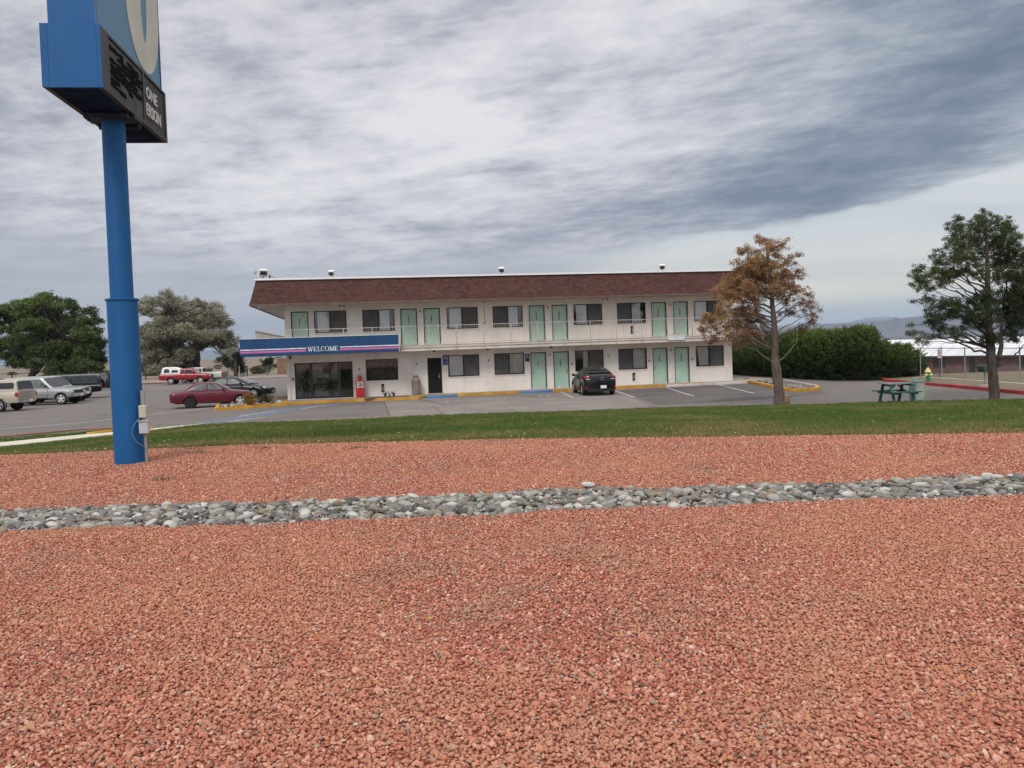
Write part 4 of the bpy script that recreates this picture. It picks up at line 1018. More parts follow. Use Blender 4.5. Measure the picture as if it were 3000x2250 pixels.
    if 'mirror' in s:
        mx, mz = s['mirror']
        for sd in (-1, 1): h = MB(); h.box((mx, sd*(hw+.07), mz), (.10, .18, .13), ch=.03); h.bar((mx, sd*(hw-.08), mz-.04), (mx, sd*(hw+.02), mz-.02), .05); part('wing_mirror', h, s.get('mm', BLACKP), R)
    # bumpers, lamps, grille, plates
    fb, rb = s['fb'], s['rb']
    for nmn, (x, z, h_, m_, yw) in (('front_bumper', fb), ('rear_bumper', rb)):
        b = MB(); sg = 1 if nmn[0] == 'f' else -1; n = 8; 
        pts = []
        for j in range(n+1):
            y = lerp(-1, 1, j/n); pts.append((x-sg*.16*abs(y)**3, y*hw*yw))
        o1 = [(px, py, zz) for zz in (z-h_/2, z+h_/2) for px, py in pts]; 
        vs = [(px, py, z-h_/2) for px, py in pts]+[(px, py, z+h_/2) for px, py in pts]+[(px-sg*.14, py*.97, z+h_/2) for px, py in pts]+[(px-sg*.14, py*.97, z-h_/2) for px, py in pts]
        k = n+1; fs = [(a*k+j, a*k+j+1, ((a+1) % 4)*k+j+1, ((a+1) % 4)*k+j) for a in range(4) for j in range(n)]+[(0, k, 2*k, 3*k), (k-1, 2*k-1, 3*k-1, 4*k-1)]
        b.add(vs, fs); part(nmn, b, m_, R)
    for q in s['lamps']:
        for sd in ((-1, 1) if not q.get('one') else (q['one'],)):
            h = MB(); x, y, z = q['c']; h.box((x, sd*y, z), q['d'], Euler((0, q.get('ry', 0), sd*q.get('rz', 0))).to_matrix(), ch=min(q['d'])*.46); part(q['n'], h, q['m'], R)
    for q in s.get('extra', []):
        h = MB(); h.box(q['c'], q['d'], Euler(q.get('r', (0, 0, 0))).to_matrix(), ch=q.get('ch', .01)); part(q['n'], h, q['m'], R)
    return R

def paint(nm, c, rough=.3, metal=.0, coat=.45): return mat(nm, c, rough, .05, .8, coat=coat, metal=metal, spec=.3)

def cars():
    # black hatchback seen from behind
    blk = paint('black_car_paint', (.006, .007, .009), .25, 0, .15)
    s = dict(W=1.79, xr=-.78, xf=3.45, wb=2.62, r=.33, re=.5, fe=.7, rt=.16, ft=.28,
        top=[(-.78, .90), (-.66, 1.04), (-.2, 1.07), (1.0, .99), (2.2, .96), (3.0, .84), (3.45, .60)], bot=[(-.78, .34), (-.5, .22), (2.9, .19), (3.45, .28)],
        cabins=[dict(belt=1.0, roof=1.47, wb=1.60, wt=1.06, line=[(-.66, 1.05), (-.28, 1.28), (.25, 1.43), (.9, 1.47), (1.4, 1.44), (1.7, 1.36), (2.55, 1.0)],
            side=[dict(p=[(-.12, 1.05), (.0, 1.24), (.62, 1.37), (.70, 1.03)]), dict(p=[(.78, 1.03), (.74, 1.38), (1.45, 1.35), (2.1, 1.05)])], ends=[('rear_window', (-.30, 1.285), (.18, 1.42)), ('windscreen', (2.45, 1.05), (1.72, 1.36))])],
        rim=[ALLOY], rs='five', seams=[.45, 1.75], handles=[.7], mirror=(1.95, 1.05), mm=blk,
        fb=(3.47, .42, .3, blk, .8), rb=(-.83, .48, .40, blk, .93),
        lamps=[dict(n='tail_lamp', c=(-.66, .70, .97), d=(.20, .27, .15), m=TAIL, rz=-.5, ry=.2), dict(n='reverse_lamp', c=(-.765, .66, .87), d=(.06, .21, .045), m=HEAD, rz=-.35), dict(n='reflector', c=(-.80, .74, .42), d=(.06, .07, .16), m=TAIL, rz=-.5), dict(n='headlamp', c=(3.1, .66, .72), d=(.3, .25, .12), m=HEAD, rz=.5)],
        extra=[dict(n='number_plate', c=(-.965, -.12, .47), d=(.012, .31, .15), m=WHITEP, ch=.002), dict(n='rear_spoiler', c=(-.42, 0, 1.24), d=(.16, 1.18, .035), m=blk, r=(0, -.45, 0)), dict(n='badge', c=(-.80, -.10, .93), d=(.02, .13, .06), m=CHROME), dict(n='trim_bar', c=(-.80, -.10, .825), d=(.02, .20, .02), m=CHROME), dict(n='aerial_fin', c=(.12, 0, 1.385), d=(.16, .04, .07), m=blk, r=(0, -.3, 0)), dict(n='rear_valance', c=(-.80, 0, .29), d=(.12, 1.4, .14), m=BLACKP)])
    h = radians(95.5); a = Vector((3.85, 43.85)); off = Vector((-(.72)*sin(h), .72*cos(h))); make_car('black_hatchback', (a.x-off.x, a.y-off.y, 0), h, 'black hatchback parked nose in to the motel wall right of door 102', 'car', blk, s)

    # maroon sedan, side on
    mar = paint('maroon_paint', (.12, .007, .020), .32)
    s = dict(W=1.70, xr=-1.02, xf=3.42, wb=2.60, r=.305, re=.3, fe=.5, rt=.08, ft=.2,
        top=[(-1.02, .80), (-.9, .90), (-.25, .93), (.5, .90), (2.0, .90), (2.9, .80), (3.42, .62)], bot=[(-1.02, .36), (-.7, .25), (2.9, .2), (3.42, .3)],
        cabins=[dict(belt=.90, roof=1.36, wb=1.5, wt=1.10, line=[(-.35, .92), (.25, 1.30), (.45, 1.355), (1.05, 1.36), (1.35, 1.32), (2.10, .91)],
            side=[dict(p=[(.05, .95), (.36, 1.26), (.84, 1.30), (.84, .95)], m=CGLASSL), dict(p=[(.95, .95), (.95, 1.30), (1.28, 1.28), (1.85, .97)], m=CGLASSL)], ends=[('rear_window', (-.25, .98), (.22, 1.29)), ('windscreen', (2.02, .96), (1.40, 1.31))], em=CGLASSL)],
        rim=[STEELR, mat('white_star_rim', (.62, .62, .62), .4)], rear_disc=True, rs='five', seams=[-.0, .9, 1.95], handles=[.1, 1.15], mirror=(1.75, .98), mm=mar,
        fb=(3.47, .42, .2, mar, .86), rb=(-1.08, .45, .17, mat('dark_maroon_bumper', (.05, .008, .012), .5), .95), hm=mat('dark_maroon_trim', (.03, .006, .01), .5),
        lamps=[dict(n='tail_lamp', c=(-1.0, .62, .74), d=(.06, .36, .14), m=TAIL), dict(n='headlamp', c=(3.36, .58, .62), d=(.12, .3, .11), m=HEAD)], extra=[dict(n='number_plate', c=(-1.05, 0, .66), d=(.015, .3, .15), m=WHITEP)])
    h = radians(16); a = Vector((-17.6, 44.6)); off = Vector((.80*sin(h), -.80*cos(h))); make_car('maroon_sedan', (a.x-off.x, a.y-off.y, 0), h, 'maroon four-door sedan with mismatched wheels parked beside the yellow-kerbed island', 'car', mar, s)

    # black sedan behind it
    bs = paint('charcoal_paint', (.010, .010, .012), .28, 0, .25)
    s = dict(W=1.80, xr=-1.0, xf=3.72, wb=2.78, r=.33, re=.35, fe=.6, rt=.1, ft=.26,
        top=[(-1.0, .84), (-.85, .98), (-.2, 1.0), (1.0, .93), (2.2, .93), (3.1, .82), (3.72, .60)], bot=[(-1.0, .36), (-.7, .24), (3.2, .2), (3.72, .3)],
        cabins=[dict(belt=.94, roof=1.44, wb=1.58, wt=1.12, line=[(-.6, .98), (.35, 1.38), (.8, 1.44), (1.3, 1.44), (1.6, 1.38), (2.55, .93)],
            side=[dict(p=[(.0, 1.02), (.42, 1.31), (.98, 1.37), (1.0, 1.0)], m=CGLASSL), dict(p=[(1.1, 1.0), (1.08, 1.37), (1.5, 1.33), (2.1, 1.02)], m=CGLASSL)], ends=[('rear_window', (-.45, 1.05), (.3, 1.36)), ('windscreen', (2.45, .99), (1.65, 1.37))], em=CGLASSL)],
        rim=[ALLOY], rs='five', seams=[.1, 1.05, 2.05], handles=[.3, 1.3], mirror=(2.0, 1.05), mm=bs, fb=(3.76, .42, .28, bs, .8), rb=(-1.04, .5, .25, bs, .9),
        lamps=[dict(n='tail_lamp', c=(-.95, .66, .84), d=(.1, .34, .14), m=TAIL), dict(n='headlamp', c=(3.42, .62, .70), d=(.34, .26, .11), m=HEAD, rz=.55, ry=.12)], extra=[dict(n='grille', c=(3.70, 0, .60), d=(.06, .8, .12), m=BLACKP), dict(n='number_plate', c=(3.8, 0, .45), d=(.02, .3, .14), m=WHITEP), dict(n='fog_lamp_panel', c=(3.66, .55, .38), d=(.05, .16, .08), m=BLACKP)])
    h = radians(-2); a = Vector((-16.45, 52.0)); off = Vector((2.78*cos(h)+.83*sin(h), 2.78*sin(h)-.83*cos(h))); make_car('black_sedan', (a.x-off.x, a.y-off.y, 0), h, 'black sedan with its headlamp showing, parked just behind the maroon sedan', 'car', bs, s)

    # pickups
    def pickup(cap, wheel, cabs=0, body_m=None, lip=None):
        cl = [dict(name='cabin', belt=1.12, roof=1.68, wb=1.55, wt=1.28, line=[(1.0, 1.2), (1.06, 1.63), (1.25, 1.68), (2.05, 1.68), (2.25, 1.62), (2.85, 1.12)],
            side=[dict(p=[(1.12, 1.18), (1.14, 1.56), (1.42, 1.58), (1.42, 1.18)]), dict(p=[(1.50, 1.18), (1.50, 1.58), (2.12, 1.56), (2.55, 1.20)])], ends=[('windscreen', (2.76, 1.18), (2.28, 1.61)), ('rear_window', (1.01, 1.25), (1.05, 1.58))])]
        if cap == 'white': cl.append(dict(name='camper_shell', belt=1.12, roof=1.86, wb=1.62, wt=1.40, mat=WHITEP, line=[(-1.05, 1.13), (-.85, 1.80), (-.7, 1.86), (.35, 1.84), (.65, 1.72), (.98, 1.66)],
            side=[dict(p=[(-.72, 1.27), (-.68, 1.60), (-.5, 1.70), (-.2, 1.66), (-.12, 1.50), (-.14, 1.27)], n='shell_window'), dict(p=[(.08, 1.27), (.10, 1.50), (.2, 1.56), (.72, 1.54), (.78, 1.46), (.74, 1.27)], n='shell_window')]))
        if cap == 'tan': cl.append(dict(name='camper_shell', belt=1.16, roof=1.84, wb=1.72, wt=1.50, mat=body_m, line=[(-1.10, 1.17), (-.98, 1.76), (-.85, 1.84), (1.0, 1.84)],
            side=[dict(p=[(-.86, 1.36), (-.88, 1.60), (-.78, 1.68), (.9, 1.68), (.9, 1.32), (-.80, 1.32)], n='shell_window')], ends=[('rear_window', (-1.09, 1.25), (-1.0, 1.72))]))
        return dict(W=1.80, xr=-1.25, xf=4.1, wb=3.1, r=.37, re=.12, fe=.4, rt=.03, ft=.12, crown=.02, top=[(-1.25, 1.14), (1.0, 1.14), (2.8, 1.10), (3.8, 1.02), (4.1, .95)], bot=[(-1.25, .52), (-.6, .45), (3.6, .42), (4.1, .5)],
            cabins=cl, rim=[wheel], rs='five', tw=.25, seams=[1.0, 1.46, 2.55], handles=[1.65], mirror=(2.45, 1.25), fb=(4.2, .58, .2, BLACKP, .93), rb=(-1.36, .58, .18, CHROME, .93),
            lamps=[dict(n='headlamp', c=(4.08, .66, .86), d=(.1, .3, .18), m=HEAD), dict(n='tail_lamp', c=(-1.24, .80, .92), d=(.06, .14, .36), m=TAIL)], extra=[dict(n='grille', c=(4.1, 0, .87), d=(.07, .95, .2), m=BLACKP)], lip=lip or BLACKP)
    red = paint('red_car_paint', (.30, .012, .022), .35)
    s = pickup('white', mat('pale_rim', (.55, .52, .48), .4)); h = radians(5)
    make_car('red_pickup', (-36.9, 89.2, 0), h, 'red pickup truck with a white camper shell parked in front of the grey-green tree', 'pickup truck', red, s)
    wh = paint('dirty_white_paint', (.55, .53, .46), .45)
    s = pickup(None, mat('brown_rim', (.30, .27, .22), .5), lip=wh); s['rb'] = (-1.36, .58, .18, mat('rusty_bumper', (.12, .08, .06), .7), .93)
    s['extra'] += [dict(n='spare_load', c=(.6, 0, 1.3), d=(.5, 1.0, .5), m=mat('dark_load', (.05, .045, .05), .8), ch=.08), dict(n='tailgate', c=(-1.265, 0, .9), d=(.04, 1.5, .46), m=mat('worn_tailgate', (.22, .18, .14), .7, .2, 4))]
    make_car('white_pickup', (-33.9, 93.2, 0), radians(176), 'dirty white open pickup truck parked behind the red pickup, tail to the right', 'pickup truck', wh, s)
    tan_ = paint('tan_paint', (.47, .43, .34), .35); s = pickup('tan', ALLOY, body_m=tan_, lip=tan_); s['W'] = 1.98; s['r'] = .38; s['cabins'][0]['wb'] = 1.72; s['cabins'][0]['wt'] = 1.45
    s['lamps'] = [dict(n='headlamp', c=(4.08, .7, .9), d=(.1, .3, .18), m=HEAD), dict(n='tail_lamp', c=(-1.2, .955, .98), d=(.16, .10, .26), m=TAIL)]; s['lamps'][1]['c'] = (-1.08, .955, .98)
    s['extra'] += [dict(n='tailgate', c=(-1.135, 0, .92), d=(.03, 1.5, .48), m=mat('shaded_tan', (.36, .33, .26), .4)), dict(n='number_plate', c=(-1.37, 0, .60), d=(.02, .3, .14), m=WHITEP)]
    s['xr'] = -1.12; s['top'][0] = (-1.12, 1.14); s['rb'] = (-1.22, .58, .18, CHROME, .93)
    make_car('tan_pickup', (-29.95, 48.6, 0), radians(180), 'tan pickup truck with a matching camper shell at the left edge of the photo', 'pickup truck', tan_, s)

    # row of utility vehicles behind
    sil = paint('silver_paint', (.37, .37, .38), .3, .2)
    def suv(rear_end=-1.2, long=0):
        return dict(W=1.95, xr=rear_end, xf=3.55, wb=2.85, r=.385, re=.12, fe=.35, rt=.03, ft=.1, crown=.02, top=[(rear_end, 1.05), (1.0, 1.05), (2.3, 1.05), (3.3, 1.00), (3.55, .94)], bot=[(rear_end, .5), (-.5, .42), (3.2, .40), (3.55, .5)],
            cabins=[dict(belt=1.05, roof=1.83, wb=1.76, wt=1.48, line=[(rear_end+.02, 1.06), (rear_end+.12, 1.74), (rear_end+.3, 1.83), (1.40, 1.83), (1.60, 1.77), (2.3, 1.05)],
                side=[dict(p=[(rear_end+.3, 1.14), (rear_end+.34, 1.67), (.35, 1.69), (.35, 1.14)]), dict(p=[(.55, 1.14), (.55, 1.69), (1.45, 1.69), (2.0, 1.14)])], ends=[('windscreen', (2.2, 1.13), (1.63, 1.74)), ('rear_window', (rear_end+.03, 1.15), (rear_end+.11, 1.68))])],
            rim=[mat('bright_rim', (.62, .62, .63), .35)], rs='five', tw=.26, seams=[.45, 2.0], handles=[.7], mirror=(1.95, 1.24), fb=(3.66, .62, .2, CHROME, .94), rb=(rear_end-.1, .6, .2, CHROME, .94),
            lamps=[dict(n='headlamp', c=(3.52, .74, .83), d=(.1, .30, .13), m=HEAD), dict(n='tail_lamp', c=(rear_end, .86, .95), d=(.07, .14, .34), m=TAIL)], extra=[dict(n='grille', c=(3.54, 0, .82), d=(.06, 1.1, .2), m=BLACKP), dict(n='number_plate', c=(3.75, 0, .60), d=(.02, .3, .14), m=WHITEP)])
    s = suv(); s['cabins'][0]['side'][1]['m'] = CGLASSL; s['strip'] = (.5, 2.0, .70, mat('grey_strip', (.25, .26, .27), .5)); s['em'] = CGLASSL
    make_car('silver_utility', (-32.45, 54.5, 0), radians(1), 'silver two-door utility vehicle facing right beside the tan pickup', 'car', sil, s)
    gs = paint('green_silver_paint', (.40, .45, .42), .3, .2); s = suv(); s['r'] = .37
    s['extra'].append(dict(n='bonnet_panel', c=(2.85, -.1, 1.05), d=(1.0, 1.3, .03), m=mat('grey_green_bonnet', (.16, .20, .17), .4), r=(0, .06, 0)))
    make_car('pale_green_utility', (-33.7, 57.7, 0), radians(1), 'pale silver-green utility vehicle, mostly hidden behind the silver one, its bonnet dull green', 'car', gs, s)
    bk = paint('navy_black_paint', (.004, .006, .010), .28, 0, .2); s = suv(-1.75); s['rim'] = [STEELR]
    R = make_car('black_utility', (-32.75, 62.3, 0), radians(186), 'black utility vehicle with a spare wheel on its tail, just left of the pole', 'car', bk, s)
    mb = MB(); mb.lathe((-1.98, .05, 1.12), [(.2, -.11), (.36, -.09), (.38, 0), (.36, .09), (.2, .11)], 24, 'x'); part('spare_wheel', mb, RUBBER, R)
cars()

# ---------------------------------------------------------------- things in front of the motel
def furniture():
    # red newspaper box
    o = empty('newspaper_box', tuple(bp(3.72, .35, .15)), YAW, 'bright red newspaper box on a pedestal beside the glass office front', 'newspaper box')
    mb = MB(); mb.box((0, 0, .48), (.48, .42, .96), ch=.02); body = part('body', mb, REDP, o)
    mb = MB(); mb.box((0, 0, 1.08), (.26, .30, .26), ch=.03); part('coin_box', mb, REDP, o)
    mb = MB(); mb.box((0, -.02, 1.27), (.22, .04, .12), ch=.01); part('rate_card', mb, mat('grey_card', (.40, .40, .38), .6), o)
    mb = MB(); mb.box((0, -.215, .73), (.37, .02, .36), ch=.004); f = part('window_frame', mb, mat('pale_pink_frame', (.66, .56, .54), .5), body)
    mb = MB(); mb.box((0, -.228, .755), (.27, .012, .25)); part('window', mb, mat('paper_behind_glass', (.36, .38, .34), .4, .35, 9), f)
    mb = MB(); mb.box((.03, -.237, .68), (.13, .01, .05)); part('newspaper', mb, mat('paper_print', (.12, .13, .12), .7), f)
    mb = MB(); mb.box((0, -.24, .575), (.20, .03, .025), ch=.006); part('handle', mb, CHROME, body)
    # ribbed litter bin
    o = empty('litter_bin', tuple(bp(6.9, .45, .15)), YAW, 'taupe ribbed litter bin with a stepped lid left of the dark door', 'litter bin')
    m = mat('taupe_bin', (.27, .205, .18), .75, .1, 3); mb = MB(); pr = []
    for k in range(9): z = .02+k*.085; pr += [(.235, z), (.255, z+.015), (.255, z+.06), (.235, z+.075)]
    mb.lathe((0, 0, 0), pr, 28); part('body', mb, m, o, sharp=25)
    mb = MB(); mb.lathe((0, 0, 0), [(.285, .79), (.285, .85), (.20, .90), (.17, 1.04), (.15, 1.05)], 28); part('lid', mb, m, o, sharp=25)
    mb = MB(); mb.lathe((0, 0, 0), [(.14, 1.05), (.145, 1.11), (.11, 1.13)], 20); part('ash_tray', mb, mat('dark_taupe', (.16, .12, .105), .7), o)
    # planting pocket by the walk: dark plant and stones
    o = empty('yucca', tuple(bp(5.35, 1.1, .15)), 0, 'small dark spiky yucca in the bed below the blinds window', 'plant')
    mb = MB(); rng = random.Random(4)
    for cx, n in ((-.25, 16), (.25, 16), (0, 10)):
        for k in range(n):
            a = rng.uniform(0, 2*pi); t = rng.uniform(.15, .9); l_ = rng.uniform(.25, .52); d = Vector((cos(a)*t, sin(a)*t, 1)).normalized(); sd = d.cross(Vector((cos(a), sin(a), 0))).normalized()*.022
            b = Vector((cx, 0, 0)); mb.add([b-sd, b+sd, b+d*l_*.6+sd*.7+Vector((0, 0, .01)), b+d*l_, b+d*l_*.6-sd*.7], [(0, 1, 2, 3, 4)])
    part('leaves', mb, mat('yucca_green', (.045, .06, .035), .6, .2, 8), o, fix=False)
    mb = MB(); pts = [bp(3.9, 2.0), bp(6.5, 2.0), bp(6.3, .9), bp(5.2, .45), bp(4.2, .7)]; mb.prism([(p.x, p.y) for p in pts], .13, .17, 'z'); structure('planting_bed', mb, mat('dark_bed_soil', (.085, .06, .05), .95, .3, 3, 1, 12, col2=(.20, .18, .165)))
    # flood lamps on the roof edge
    def flood(u, label, big=False):
        o = empty('roof_floodlight', tuple(bp(u, 1.34, 6.95)), YAW, label, 'floodlight', 'floodlights along the roof edge'); sc = 1.35 if big else 1
        mb = MB(); mb.box((0, 0, .06), (.05, .05, .12)); mb.bar((-.14*sc, 0, .12), (.14*sc, 0, .12), .03); mb.bar((-.14*sc, 0, .12), (-.14*sc, 0, .25), .025); mb.bar((.14*sc, 0, .12), (.14*sc, 0, .25), .025); part('bracket', mb, BLACKP, o)
        Rm = Euler((radians(28), 0, radians(-20 if not big else 25))).to_matrix(); mb = MB(); mb.box((0, .0, .26*sc), (.34*sc, .20, .24*sc), Rm, ch=.03); h = part('lamp_housing', mb, WHITEP, o)
        mb = MB(); c = Vector((0, 0, .26*sc))+Rm@Vector((0, -.105, -.02)); mb.box(c, (.27*sc, .015, .17*sc), Rm, ch=.003); part('lens', mb, mat('dark_lens', (.05, .05, .055), .2), h)
        return o
    flood(-1.25, 'large white floodlight leaning out at the left end of the roof edge', True)
    flood(2.42, 'white floodlight on the roof edge above the blue WELCOME canopy')
    flood(12.0, 'white floodlight on the roof edge near the middle of the motel')
    flood(21.7, 'white floodlight on the roof edge left of the brown tree')
    o = empty('roof_dish', tuple(bp(-1.62, 1.2, 6.95)), YAW, 'small pale dish antenna at the left corner of the roof', 'dish antenna')
    mb = MB(); Rm = Euler((radians(60), 0, radians(40))).to_matrix(); vs = []; fs = []
    for i, (r_, h_) in enumerate(((.01, 0), (.09, .012), (.16, .05), (.19, .08))):
        for k in range(14): a = 2*pi*k/14; vs.append(Rm@Vector((r_*cos(a), r_*sin(a), h_))+Vector((0, 0, .22)))
    for i in range(3):
        for k in range(14): fs.append((i*14+k, i*14+(k+1) % 14, (i+1)*14+(k+1) % 14, (i+1)*14+k))
    mb.add(vs, fs, True); part('dish', mb, mat('pale_dish', (.55, .56, .58), .5), o, fix=False)
    mb = MB(); mb.bar((0, 0, -.05), (0, .02, .2), .03); mb.bar((0, 0, .2), (-.08, -.15, .34), .015); part('mast', mb, GALV, o)
    o = empty('roof_cable', tuple(bp(-.9, 1.2, 6.95)), YAW, 'thin black cable bracket drooping behind the left roof floodlight', 'cable')
    mb = MB(); mb.tube([(-.2, 0, .35), (0, 0, .16), (.25, .05, .04), (.5, .1, .01)], .014, 6); mb.box((-.02, 0, .08), (.08, .08, .22)); part('wire', mb, BLACKP, o)
    # wheel stops
    def stop(u0, v0, u1, v1, m, label, cat='wheel stop', grp='concrete wheel stops against the front kerb'):
        a, b = bp(u0, v0), bp(u1, v1); d = b-a; L_ = d.length; o = empty('wheel_stop', tuple((a+b)/2), math.atan2(d.y, d.x), label, cat, grp)
        mb = MB(); pf = [(-.09, 0), (-.075, .10), (-.045, .15), (.045, .15), (.075, .10), (.09, 0)]
        mb.prism(pf, -L_/2, L_/2, 'x'); part('block', mb, m, o)
        mb = MB(); [mb.lathe((x, 0, .148), [(.02, 0), (.02, .012)], 8) for x in (-L_*.36, L_*.36)]; part('anchor_pin', mb, mat('rust', (.12, .06, .04), .8), o)
    stop(7.35, 1.9, 9.15, 1.6, BLUEK, 'blue painted wheel stop in front of the dark door, left one of two blue ones')
    stop(12.85, 1.3, 14.75, 1.3, BLUEK, 'blue painted wheel stop in front of door 101, right one of two blue ones')
    stop(21.7, 1.32, 23.85, 1.32, PCONC, 'bare beige wheel stop in front of doors 103 and 104')
    stop(24.75, 1.45, 26.9, 1.25, PCONC, 'bare beige wheel stop in front of the ground-floor corner window')
    # plants seen through the office glass
    def potted(u, v, h_, rr, label):
        o = empty('potted_plant', tuple(bp(u, v, .2)), 0, label, 'potted plant', 'potted plants inside the office')
        mb = MB(); mb.lathe((0, 0, 0), [(.13, 0), (.18, .28), (.19, .3)], 16); part('pot', mb, mat('maroon_pot', (.12, .03, .035), .6), o)
        mb = MB(); rng = random.Random(int(u*10))
        for k in range(260):
            p = Vector((rng.gauss(0, rr*.5), rng.gauss(0, rr*.5), rng.uniform(.3, h_))); d = Vector((rng.uniform(-1, 1), rng.uniform(-1, 1), rng.uniform(-.6, .8))).normalized(); s_ = d.cross(Vector((0, 0, 1))).normalized()*.045
            mb.add([p-s_*.3, p+d*.09+s_, p+d*.2, p+d*.09-s_], [(0, 1, 2, 3)])
        mb.tube([(0, 0, .25), (.02, 0, h_*.9)], .015, 6); part('leaves', mb, mat('indoor_leaf', (.02, .04, .02), .6, .3, 6), o, fix=False)
    potted(.62, -.75, 1.45, .28, 'tall narrow potted plant behind the left office pane')
    potted(2.05, -.9, 1.05, .42, 'wide bushy potted plant behind the middle office pane')
    o = empty('office_desk', tuple(bp(1.6, -1.35, .2)), YAW, 'dark desk with a chair behind the middle office pane', 'desk')
    mb = MB(); mb.box((0, 0, .74), (1.2, .5, .04)); part('desk_top', mb, BLACKP, o)
    for x in (-.55, .55): mb = MB(); mb.box((x, 0, .36), (.05, .45, .72)); part('leg', mb, BLACKP, o)
    mb = MB(); mb.box((-.2, 0, .98), (.3, .1, .26)); part('screen', mb, mat('grey_screen', (.16, .17, .17), .5), o)

    # left kerbed island with stones and shrubs
    P = [(-15.15, 41.8), (-16.2, 45.0), (-15.3, 50.9), (-13.9, 51.1), (-12.55, 45.2), (-12.2, 44.3)]
    mb = MB(); mb.prism(P, -.02, .11, 'z'); structure('island_bed', mb, MATS['dark_bed_soil'])
    mb = MB(); pr = P+[P[0]]
    for a, b in zip(pr, pr[1:]):
        if a == P[1] : continue
        mb.bar((*a, .07), (*b, .07), .20, .17)
    for p in P: mb.lathe((*p, -.01), [(.10, 0), (.10, .163)], 12)
    structure('yellow_kerb_island', mb, YELK)
    # right kerbed planter
    P = [(14.65, 52.0), (13.9, 41.5), (14.4, 40.5), (15.2, 40.9), (16.0, 43.0), (16.6, 50.0), (15.6, 54.0)]
    mb = MB(); mb.prism(P, -.02, .09, 'z'); structure('planter_bed', mb, mat('grey_bed', (.17, .155, .14), .95, .3, 4, 1, 12))
    mb = MB(); pr = P+[P[0]]
    for a, b in zip(pr[:4], pr[1:5]): mb.bar((*a, .07), (*b, .07), .20, .17)
    for p in P[:5]: mb.lathe((*p, -.01), [(.10, 0), (.10, .163)], 12)
    structure('yellow_kerb_planter', mb, YELK)
    mb = MB(); [mb.bar((*a, .07), (*b, .07), .18, .16) for a, b in zip(pr[4:], pr[5:])]; structure('bare_kerb_planter', mb, PCONC)

    # hydrant
    o = empty('fire_hydrant', (22.05, 43.4, .11), radians(20), 'green fire hydrant with a pale yellow bonnet behind the red kerb', 'hydrant')
    G = mat('hydrant_green', (.015, .20, .085), .5); Yl = mat('hydrant_yellow', (.72, .62, .25), .5)
    mb = MB(); mb.lathe((0, 0, 0), [(.15, 0), (.15, .03), (.105, .04), (.10, .44), (.13, .46), (.13, .49)], 20); part('barrel', mb, G, o, sharp=30)
    mb = MB(); mb.lathe((0, 0, 0), [(.165, .49), (.165, .53), (.14, .57), (.10, .65), (.05, .71), (.03, .72), (.03, .77)], 20); part('bonnet', mb, Yl, o, sharp=30)
    for a in (0, 120, 240):
        d = Vector((cos(radians(a+190)), sin(radians(a+190)), 0)); mb = MB(); mb.tube([d*.08+Vector((0, 0, .36)), d*.19+Vector((0, 0, .36))], .065, 12, smooth=False); mb.tube([d*.19+Vector((0, 0, .36)), d*.215+Vector((0, 0, .36))], [.075, .06], 8, smooth=False); part('outlet_cap', mb, Yl, o)
    # green grill on a post
    o = empty('park_grill', (22.05, 38.2, .11), radians(15), 'dark green park grill on a thin post, left of the big pine trunk', 'grill')
    mb = MB(); mb.prism([(-.30, .93), (.30, .93), (.20, .66), (-.16, .66)], -.2, .2, 'y'); part('firebox', mb, mat('grill_green', (.02, .09, .075), .5), o)
    mb = MB(); mb.box((0, 0, .945), (.64, .44, .03), ch=.006); part('lid', mb, MATS['grill_green'], o)
    mb = MB(); mb.tube([(0, 0, .0), (0, 0, .67)], .03, 10); part('post', mb, GALV, o)
    mb = MB(); mb.prism([(-.28, -.2), (.28, -.2), (.24, .2), (-.24, .2)], -.01, .06, 'z'); part('footing', mb, PCONC, o)
    # picnic table
    G2 = mat('table_green', (.03, .115, .095), .6, .15, 3, .3, 20); G3 = mat('table_top_worn', (.23, .27, .24), .75, .2, 2.5, col2=(.12, .19, .165), stretch=(.6, 4, 4))
    o = empty('picnic_table', (14.52, 30.95, .09), radians(4), 'weathered green picnic table standing on the grass by the lot', 'picnic table')
    LT = 1.06
    tp = MB(); [tp.box((0, -.28+.14*k, .74), (LT, .130, .04), ch=.006) for k in range(5)]; part('tabletop', tp, G3, o)
    for sd in (-1, 1):
        mb = MB(); [mb.box((0, sd*(.58+.05)+.135*k-.07, .44), (LT+.08, .135, .04), ch=.006) for k in (0, 1)]; part('seat', mb, G2, o)
    for x in (-.38, .38):
        for sd in (-1, 1): mb = MB(); mb.bar((x, sd*.26, .72), (x, sd*.56, -.02), .045, .10, up=(1, 0, 0)); part('leg', mb, G2, o)
        mb = MB(); mb.bar((x+.045, -.72, .40), (x+.045, .72, .40), .04, .10); part('seat_beam', mb, G2, o)
        mb = MB(); mb.bar((x+.045, -.36, .69), (x+.045, .36, .69), .04, .09); part('top_beam', mb, G2, o)
        mb = MB(); mb.bar((x, 0, .40), (x*.15, 0, .68), .04, .08, up=(0, 1, 0)); part('brace', mb, G2, o)
    # utility pedestal behind it
    o = empty('utility_pedestal', (15.45, 31.25, .05), radians(12), 'pale grey-green utility cabinet just behind the right end of the picnic table', 'utility cabinet')
    m = mat('pedestal_green', (.27, .33, .29), .6, .1, 3); mb = MB(); mb.box((0, 0, .40), (.42, .36, .80), ch=.02); part('cabinet', mb, m, o)
    mb = MB(); mb.box((-.03, 0, .815), (.48, .42, .035), ch=.01); part('lid', mb, m, o)
    mb = MB(); mb.box((-.08, 0, .90), (.2, .2, .15), ch=.03); part('meter_cap', mb, m, o)
